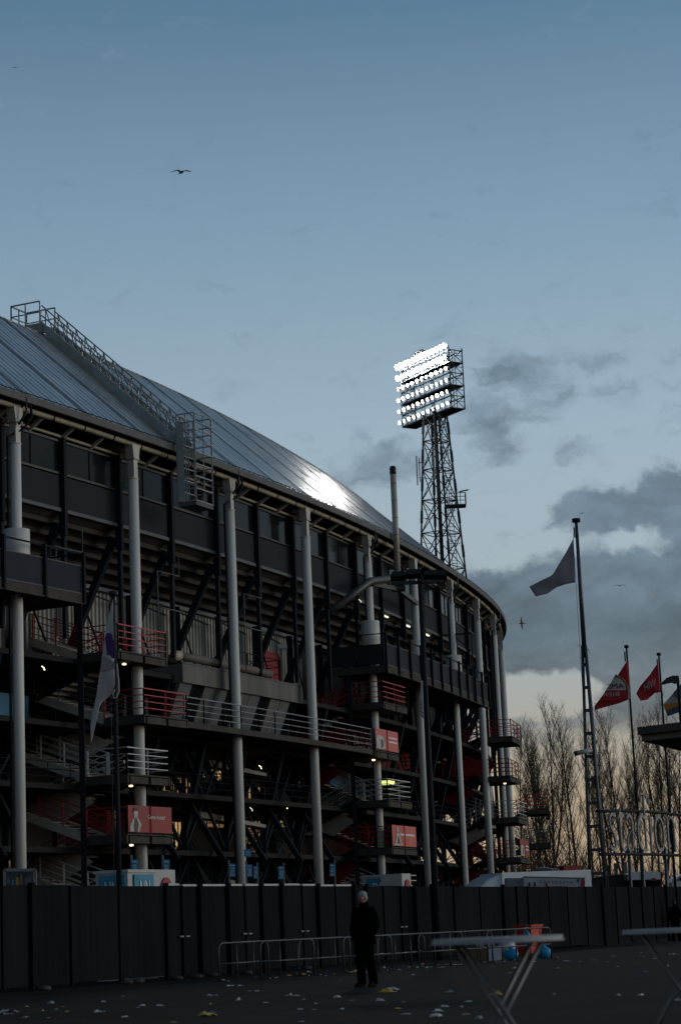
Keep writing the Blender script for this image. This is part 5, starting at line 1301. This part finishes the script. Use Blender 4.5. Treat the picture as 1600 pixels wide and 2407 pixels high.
# ================================================================== STANDING TABLES
def std_table(label, cpx, cy, Y, rot, first=None):
    c = at(cpx, cy, Y); z = c.z; O = Vector((c.x, Y, 0))
    t = thing('standing_table', label, 'table', O, 'folding standing tables')
    ex = Vector((math.cos(rot), math.sin(rot), 0)); ey = Vector((-ex.y, ex.x, 0))
    o = MB(); o.tube([O + fz * (z - .03), O + fz * (z - .004), O + fz * z], .40, 40, smooth=False); o.tube([O + fz * (z - .032), O + fz * (z - .026)], .41, 40); o.build('tabletop', 'table_top', t)
    zm = z - .03
    for s_, off in ((1, -.11), (-1, -.14), (1, .14), (-1, .11)):
        o = MB(); o.tube([O + ex * (.25 * s_) + ey * off + fz * zm, O - ex * (.36 * s_) + ey * off + fz * .02], .014, 10); o.build('leg', 'table_leg', t)
    o = MB()
    for s_ in (-1, 1): o.tube([O + ex * .25 * s_ + ey * -.14 + fz * zm, O + ex * .25 * s_ + ey * .14 + fz * zm], .014, 8); o.tube([O + ex * .36 * s_ + ey * -.14 + fz * .02, O + ex * .36 * s_ + ey * .14 + fz * .02], .014, 8)
    o.tube([O + ey * -.14 + fz * zm * .5, O + ey * .14 + fz * zm * .5], .010, 8); o.build('cross_bar', 'table_leg', t)
std_table('pale folding standing table in front of the rubbish bags', 1168, 2203, 13.3, rad(8))
std_table('pale folding standing table cut by the right edge', 1582, 2182, 16.9, rad(-6))

# ================================================================== BIN, BAGS, BOXES
def gp(px, py): return atz(px, py, 0)
c = gp(1243, 2247)
t = thing('rubbish_bin', 'open red plastic rubbish bin overflowing behind the last barrier', 'bin', c)
o = MB(); s_ = lambda w_, d_, z: [c + qd * w_ * i + qn * d_ * j + fz * z for i, j in ((-1, -1), (1, -1), (1, 1), (-1, 1))]
o.hexa(s_(.26, .26, .08), s_(.34, .34, .95)); o.build('body', 'bin_red', t)
o = MB(); o.hexa(s_(.37, .37, .95), s_(.38, .38, 1.02)); o.build('rim', 'bin_red', t)
for i in (-1, 1): o = MB(); o.tube([c + qd * .2 * i + qn * -.3 + fz * .09, c + qd * .26 * i + qn * -.3 + fz * .09], .09, 10); o.build('wheel', 'shoe_black', t)
rb_ = random.Random(9)
def bag(px, py, w_, h_, m_, label, z=0.0, back=.3):
    c = gp(px, py); c = c - Vector((0, -back, 0)); c.z = z
    o = MB(); o.ball(c + fz * h_ * .5, .5, 16, 10, sq=(w_, w_ * .7, h_), jit=.06, rng=rb_); o.tube([c + fz * (h_ * .89), c + fz * (h_ * 1.12)], .05, 8, r2=.09); tag(o.build('rubbish_bag', m_), label, 'rubbish bag', 'rubbish bags round the bin')
bag(1203, 2258, .46, .36, 'bag_blue', 'round tied blue rubbish bag below the white bags')
bag(1241, 2250, .26, .60, 'bag_blue', 'upright blue rubbish bag leaning on the red bin', .28)
bag(1279, 2253, .50, .36, 'bag_blue', 'crumpled blue rubbish bag right of the red bin')
bag(1196, 2246, .62, .58, 'bag_white', 'large pale rubbish bag behind the round blue bag', 0, .9)
bag(1217, 2244, .40, .62, 'bag_white', 'grey white rubbish bag touching the red bin', 0, 1.0)
for (px, py, lb, m_, w_) in ((1139, 2257, 'open cardboard box with a white flap among the rubbish', 'card_brown', .22), (1164, 2258, 'white paper sack standing open left of the bags', 'bag_white', .2), (1112, 2256, 'low brown cardboard box by the barrier foot', 'card_brown', .26)):
    c = gp(px, py) + Vector((0, .35, 0)); t = thing('rubbish_box', lb, 'box', c, 'boxes among the rubbish')
    h_ = .3 if px == 1112 else .42
    o = MB(); o.hexa([c + Vector((i * w_, j * .16, 0)) for i, j in ((-1, -1), (1, -1), (1, 1), (-1, 1))], [c + Vector((i * w_ * .95 + .03, j * .17, h_)) for i, j in ((-1, -1), (1, -1), (1, 1), (-1, 1))]); o.build('carton', m_, t)
    o = MB(); o.prism([c + Vector((-w_, -.17, h_)), c + Vector((.02, -.17, h_)), c + Vector((-.03, -.26, h_ + .14)), c + Vector((-w_ - .05, -.26, h_ + .12))], (0, .012, 0)); o.build('flap', 'paper_white' if px != 1112 else 'card_brown', t)

# ================================================================== LITTER
LIT = dict(white=[], yellow=[], blue=[], tan=[])
for (x, y) in ((30, 960), (60, 950), (100, 955), (165, 985), (180, 915), (340, 895), (320, 990), (650, 955), (690, 945), (935, 910), (1040, 910), (1395, 955), (1380, 845), (1425, 840), (820, 985), (680, 885), (45, 965), (1060, 912), (910, 920), (1510, 780), (1470, 742)): LIT['white'].append((x * .357, 2040 + y * .357))
for (x, y) in ((285, 945), (420, 915), (1390, 900), (1140, 1020), (440, 948)): LIT['yellow'].append((x * .357, 2040 + y * .357))
LIT['tan'] += [(810 * .357, 2040 + 850 * .357)]; LIT['blue'] += [(370 * .357, 2040 + 935 * .357), (75 * .357, 2040 + 965 * .357)]
for (x, y) in ((165, 780), (185, 780), (300, 812), (350, 815), (230, 875), (400, 890), (560, 845), (600, 845), (655, 870), (735, 897), (970, 875), (905, 935), (720, 935), (630, 935), (800, 712), (1310, 885), (1375, 708), (1345, 655), (1060, 690), (1095, 685), (640, 1015), (480, 722), (1180, 680), (1540, 945), (1510, 985), (610, 695), (690, 690), (810, 680), (1180, 660), (1400, 660), (1460, 660), (240, 780), (1330, 965), (1155, 880), (870, 855)): LIT['white'].append((480 + x * .357, 2040 + y * .357))
for (x, y) in ((855, 702), (620, 702), (650, 708), (1275, 930), (560, 712), (1440, 640), (1540, 638), (975, 692)): LIT['yellow'].append((480 + x * .357, 2040 + y * .357))
LIT['tan'] += [(480 + 335 * .357, 2040 + 722 * .357), (480 + 895 * .357, 2040 + 748 * .357)]; LIT['blue'] += [(480 + 50 * .357, 2040 + 955 * .357), (480 + 1280 * .357, 2040 + 675 * .357)]
for (x, y) in ((550, 627), (575, 600), (665, 594), (885, 557), (910, 555), (1165, 526), (1190, 590), (1410, 542), (1330, 507), (1520, 517), (1545, 517), (195, 742), (305, 799), (165, 830), (265, 830), (125, 855), (120, 890), (290, 875), (815, 754), (1195, 762), (150, 592), (1130, 562), (970, 559), (835, 599), (1500, 517), (1345, 532), (1485, 588), (1555, 790), (1325, 762), (370, 900), (700, 560), (520, 560)): LIT['white'].append((980 + x * .395, 2040 + y * .395))
for (x, y) in ((1045, 548), (590, 574), (40, 577), (125, 577), (450, 590), (1065, 550)): LIT['yellow'].append((980 + x * .395, 2040 + y * .395))
for (x, y) in ((1355, 622), (60, 599), (130, 595), (560, 570)): LIT['blue'].append((980 + x * .395, 2040 + y * .395))
def scrap_mesh(seed, flat):
    rng = random.Random(seed); o = MB(); n_ = 5; vs = []; fs = []
    for i in range(n_):
        for j in range(n_): vs.append(((i - 2) * .05 + rng.uniform(-.018, .018), (j - 2) * .035 + rng.uniform(-.014, .014), max(.004, rng.uniform(0, .075 if not flat else .022) * (1 if 0 < i < 4 and 0 < j < 4 else .3))))
    for i in range(n_ - 1):
        for j in range(n_ - 1):
            if rng.random() > .1: q = i * n_ + j; fs.append((q, q + n_, q + n_ + 1, q + 1))
    n0 = len(vs); vs += [(x, y, z + .006) for x, y, z in vs]; fs += [tuple(k + n0 for k in f[::-1]) for f in fs]
    o.add(vs, fs); return o
LM = {}
for nm, m_ in (('white', 'paper_white'), ('yellow', 'paper_yellow'), ('blue', 'paper_blue'), ('tan', 'paper_tan')):
    for k in range(5):
        ob = scrap_mesh(60 + k, k in (1, 3)).build('litter_scrap', m_, None); LM[nm, k] = ob
LL = dict(white='crumpled white scrap of litter lying on the asphalt', yellow='small yellow wrapper lying flat on the asphalt', blue='pale blue scrap of plastic litter on the asphalt', tan='tan crumpled paper bag on the asphalt')
rl = random.Random(4); first = set()
for nm, L_ in LIT.items():
    for i, (x, y) in enumerate(L_):
        p = atz(x, y, 0); k = i % 5; src = LM[nm, k]
        if (nm, k) not in first: first.add((nm, k)); o = src
        else: o = src.copy(); COL.objects.link(o)
        o.location = (p.x, p.y, .004); o.rotation_euler = (0, 0, rl.uniform(0, 6.28)); s_ = rl.uniform(.4, 1.1) * .68; o.scale = (s_, s_, s_ * rl.uniform(.8, 1.5))
        tag(o, LL[nm], 'litter', nm + ' scraps strewn over the square')
for key, ob in LM.items():
    if key not in first: bpy.data.objects.remove(ob)
def big_scrap(seed, px, py, sc_, m_, label):
    p = atz(px, py, 0); o = scrap_mesh(seed, False).build('litter_sheet', m_, None); o.location = (p.x, p.y, .004); o.scale = (sc_, sc_, sc_ * .7); o.rotation_euler = (0, 0, seed); tag(o, label, 'litter', 'larger litter sheets')
big_scrap(71, 486, 2388, 1.7, 'paper_yellow', 'large crumpled yellow sheet in the left foreground')
big_scrap(72, 909, 2334, 1.5, 'paper_yellow', 'yellow sheet lying right of the man')
big_scrap(73, 921, 2328, 1.3, 'paper_white', 'white sheet on the yellow one right of the man')
big_scrap(74, 1166, 2339, 1.3, 'paper_yellow', 'yellow strip seen between the legs of the nearer table')
big_scrap(75, 828, 2286, 1.4, 'paper_yellow', 'orange yellow bag behind the left shoe of the man')
big_scrap(76, 22, 2382, 1.5, 'paper_white', 'torn white sheet in the left corner')

# ================================================================== PEOPLE
def skin_body(name, J, E, parent, m_):
    me = bpy.data.meshes.new(name); me.from_pydata([j[:3] for j in J], E, [])
    me.materials.append(M[m_]); ob = bpy.data.objects.new(name, me); COL.objects.link(ob); ob.parent = parent
    md = ob.modifiers.new('skin', 'SKIN'); md.use_smooth_shade = True; sd_ = ob.modifiers.new('sub', 'SUBSURF'); sd_.levels = 2; sd_.render_levels = 2
    for k, j in enumerate(J): me.skin_vertices[0].data[k].radius = (j[3], j[4] if len(j) > 4 else j[3]); me.skin_vertices[0].data[k].use_root = (k == 0)
    return ob
def person(label, loc, rz, hair, scale=1.0, face=True):
    t = thing('person', label, 'person', (0, 0, 0))
    # local frame: faces -Y, left hand at +X
    J = [(0, 0, .96, .13, .10), (0, .0, 1.15, .13, .10), (0, .01, 1.36, .155, .11), (0, .02, 1.50, .07), (0, -.005, 1.575, .055), (0, -.03, 1.655, .082, .092), (0, -.045, 1.74, .078, .09),
         (.095, 0, .90, .085), (.14, -.03, .50, .058), (.17, .03, .12, .03), (.175, .0, .07, .02), (-.095, 0, .90, .085), (-.135, .02, .50, .058), (-.17, .07, .12, .03), (-.175, .04, .07, .02),
         (.19, .01, 1.44, .06), (.265, .05, 1.17, .042), (.215, -.06, 1.0, .03), (.165, -.075, .93, .032, .022), (-.19, .01, 1.44, .06), (-.285, .05, 1.17, .042), (-.215, -.06, 1.0, .03), (-.165, -.075, .93, .032, .022),
         (0, -.135, 1.675, .016)]
    E = [(0, 1), (1, 2), (2, 3), (3, 4), (4, 5), (5, 6), (0, 7), (7, 8), (8, 9), (9, 10), (0, 11), (11, 12), (12, 13), (13, 14), (2, 15), (15, 16), (16, 17), (17, 18), (2, 19), (19, 20), (20, 21), (21, 22), (5, 23)]
    for hnd, sx_ in ((18, 1), (22, -1)):
        bx_, by_, bz_ = J[hnd][:3]
        for k, (dx, L_) in enumerate(((-.024, .065), (-.008, .08), (.008, .075), (.024, .06))):
            J.append((bx_ + dx, by_ - .02, bz_ - .05, .0095)); J.append((bx_ + dx, by_ + .005, bz_ - .03 - L_ * .5, .0085)); J.append((bx_ + dx, by_ + .02, bz_ - .05 - L_, .0075))
            n_ = len(J); E += [(hnd, n_ - 3), (n_ - 3, n_ - 2), (n_ - 2, n_ - 1)]
        J.append((bx_ - .04 * sx_, by_ - .03, bz_ - .02, .011)); J.append((bx_ - .055 * sx_, by_ - .045, bz_ - .055, .009)); n_ = len(J); E += [(hnd, n_ - 2), (n_ - 2, n_ - 1)]
    skin_body('body', J, E, t, 'skin')
    hd_ = MB()
    hd_.ball((0, .006, 1.752), .098, 14, 9, sq=(.92, 1.04, .74))
    hd_.ball((0, .045, 1.69), .088, 12, 8, sq=(1.0, .72, 1.05)); hd_.build('hair', hair, t)
    for sx_ in (-1, 1): e_ = MB(); e_.ball((sx_ * .088, -.015, 1.665), .028, 8, 6, sq=(.5, .8, 1.25)); e_.build('ear', 'skin', t)
    if face:
        for sx_ in (-1, 1): e_ = MB(); e_.ball((sx_ * .032, -.108, 1.685), .011, 8, 6); e_.build('eye', 'shoe_black', t)
        e_ = MB(); e_.ball((0, -.112, 1.622), .02, 8, 5, sq=(1.2, .4, .35)); e_.build('mouth', 'sign_maroon', t)
    ct = MB()
    ct.loft([(0, .0, .80, .25, .185), (0, .0, .86, .255, .19), (0, .0, 1.0, .25, .185), (0, .0, 1.18, .235, .17), (0, .005, 1.34, .235, .16), (0, .012, 1.44, .225, .14), (0, .018, 1.50, .165, .115), (0, .018, 1.535, .095, .09), (0, .012, 1.575, .088, .088), (0, .01, 1.60, .085, .085)], 20)
    for sx_, el_ in ((1, .285), (-1, .315)):
        ct.tube([(sx_ * .17, .01, 1.47), (sx_ * .225, .02, 1.40), (sx_ * .265, .045, 1.28), (sx_ * el_, .06, 1.16), (sx_ * (el_ - .02), .01, 1.08), (sx_ * .235, -.055, 1.0), (sx_ * .19, -.09, .92)], .088, 12, r2=.07)
    ct.tube([(0, .015, 1.57), (0, .012, 1.61)], .088, 16, r2=.098)
    ct.build('coat', 'coat_black', t)
    tz = MB()
    tz.loft([(0, 0, .70, .19, .14), (0, 0, .86, .19, .14), (0, 0, .98, .17, .13)], 16)
    for sx_, ky, ay in ((1, -.03, .03), (-1, .02, .07)):
        tz.tube([(sx_ * .095, 0, .86), (sx_ * .11, -.005, .74), (sx_ * .14, ky, .50), (sx_ * .157, ay * .7, .26), (sx_ * .17, ay, .05)], .112, 14, r2=.090)
    tz.build('trousers', 'trouser_dark', t)
    for sx_, ay in ((1, .03), (-1, .07)):
        sh_ = MB(); sh_.loft([(sx_ * .178, ay - .06, 0, .055, .155, sx_ * .12), (sx_ * .178, ay - .06, .03, .057, .157, sx_ * .12), (sx_ * .177, ay - .045, .075, .05, .13, sx_ * .12), (sx_ * .172, ay - .005, .12, .046, .066, sx_ * .12)], 14); sh_.build('shoe', 'shoe_black', t)
    t.location = loc; t.rotation_euler = (0, 0, rz); t.scale = (scale * .92, scale * .92, scale)
    WL[t.name] = Vector(loc)
    return t
person('white haired man in a long black coat standing with hands in pockets', atz(861, 2320, 0), rad(-38), 'hair_white', 1.035)
p2 = atz(1584, 2211, 0)
person('person in dark clothes standing by the hoarding at the right edge', Vector((p2.x, p2.y - .6, 0)), rad(200), 'hair_dark', .97)

# ================================================================== GULLS
def gull(label, px, py, span_px, span, wing, roll=0.0, yaw=0.0, dark=True):
    Y = span * F / span_px; c = at(px, py, Y)
    t = thing('gull', label, 'bird', c, 'gulls in the sky')
    Rm = Matrix.Rotation(yaw, 3, 'Z') @ Matrix.Rotation(roll, 3, 'Y')
    q = lambda x, y, z: c + Rm @ (Vector((x, y, z)) * span)
    o = MB(); pr = [(.20, .012), (.16, .03), (.08, .052), (-.02, .058), (-.12, .04), (-.20, .02), (-.27, .03), (-.29, .03)]
    vs = []; fs = []
    for (y, r_) in pr:
        for k in range(8): a = 6.283 * k / 8; vs.append(q(math.cos(a) * r_, -y, math.sin(a) * r_ * (.85 if y > -.2 else .25)))
    for i in range(len(pr) - 1):
        for k in range(8): k2 = (k + 1) % 8; fs.append((i * 8 + k, i * 8 + k2, i * 8 + 8 + k2, i * 8 + 8 + k))
    o.add(vs, fs, True); o.build('body', 'gull_white' if not dark else 'gull_grey', t)
    for sx_, (m1, z1, z2) in ((1, wing[0]), (-1, wing[1])):
        o = MB(); secs = [(.03, 0.03, -.08, .0), (m1 * .5, .06, -.07, z1 * .6), (m1, .07, -.04, z1), (.36, .03, -.045, (z1 + z2) / 2), (.5, -.06, -.075, z2)]
        vs = []; fs = []
        for (x, yl, yt, z) in secs: vs += [q(sx_ * x, -yl, z + .012), q(sx_ * x, -yt, z), q(sx_ * x, -yt, z - .006), q(sx_ * x, -yl, z - .008)]
        for i in range(4):
            for k in range(4): k2 = (k + 1) % 4; fs.append((4 * i + k, 4 * i + k2, 4 * i + 4 + k2, 4 * i + 4 + k))
        fs.append((16, 17, 18, 19)); o.add(vs, fs, True); o.build('wing', 'gull_grey' if dark else 'gull_white', t)
    return t
gull('dark gull gliding alone high on the left, wings bent', 427, 405, 60, 1.15, ((.2, .10, .13), (.18, .05, -.07)), 0, rad(35))
gull('tiny pale gull near the top left corner', 36, 159, 17, 1.1, ((.2, .05, .02), (.2, .05, .08)), 0, 0, False)
gull('small dark gull just above the top of the lattice flagpole', 1367, 1206, 20, 1.1, ((.2, .03, .12), (.2, -.02, -.06)), rad(-10), rad(20))
gull('pale gull soaring with level wings in the grey cloud', 1456, 1377, 28, 1.1, ((.2, .07, .02), (.2, .07, .02)), 0, 0)
gull('gull banking with upright wings left of the lattice flagpole', 1225, 1465, 34, 1.1, ((.2, .03, .02), (.2, .03, .02)), rad(86), rad(-75))
gull('gull passing behind the lattice flagpole shaft', 1374, 1522, 40, 1.1, ((.2, .0, -.16), (.2, .02, -.12)), rad(32), rad(10), False)
gull('grey gull crossing in front of the floodlight tower mast', 1002, 1219, 36, 1.1, ((.2, .05, .04), (.2, .05, -.05)), 0, rad(10))
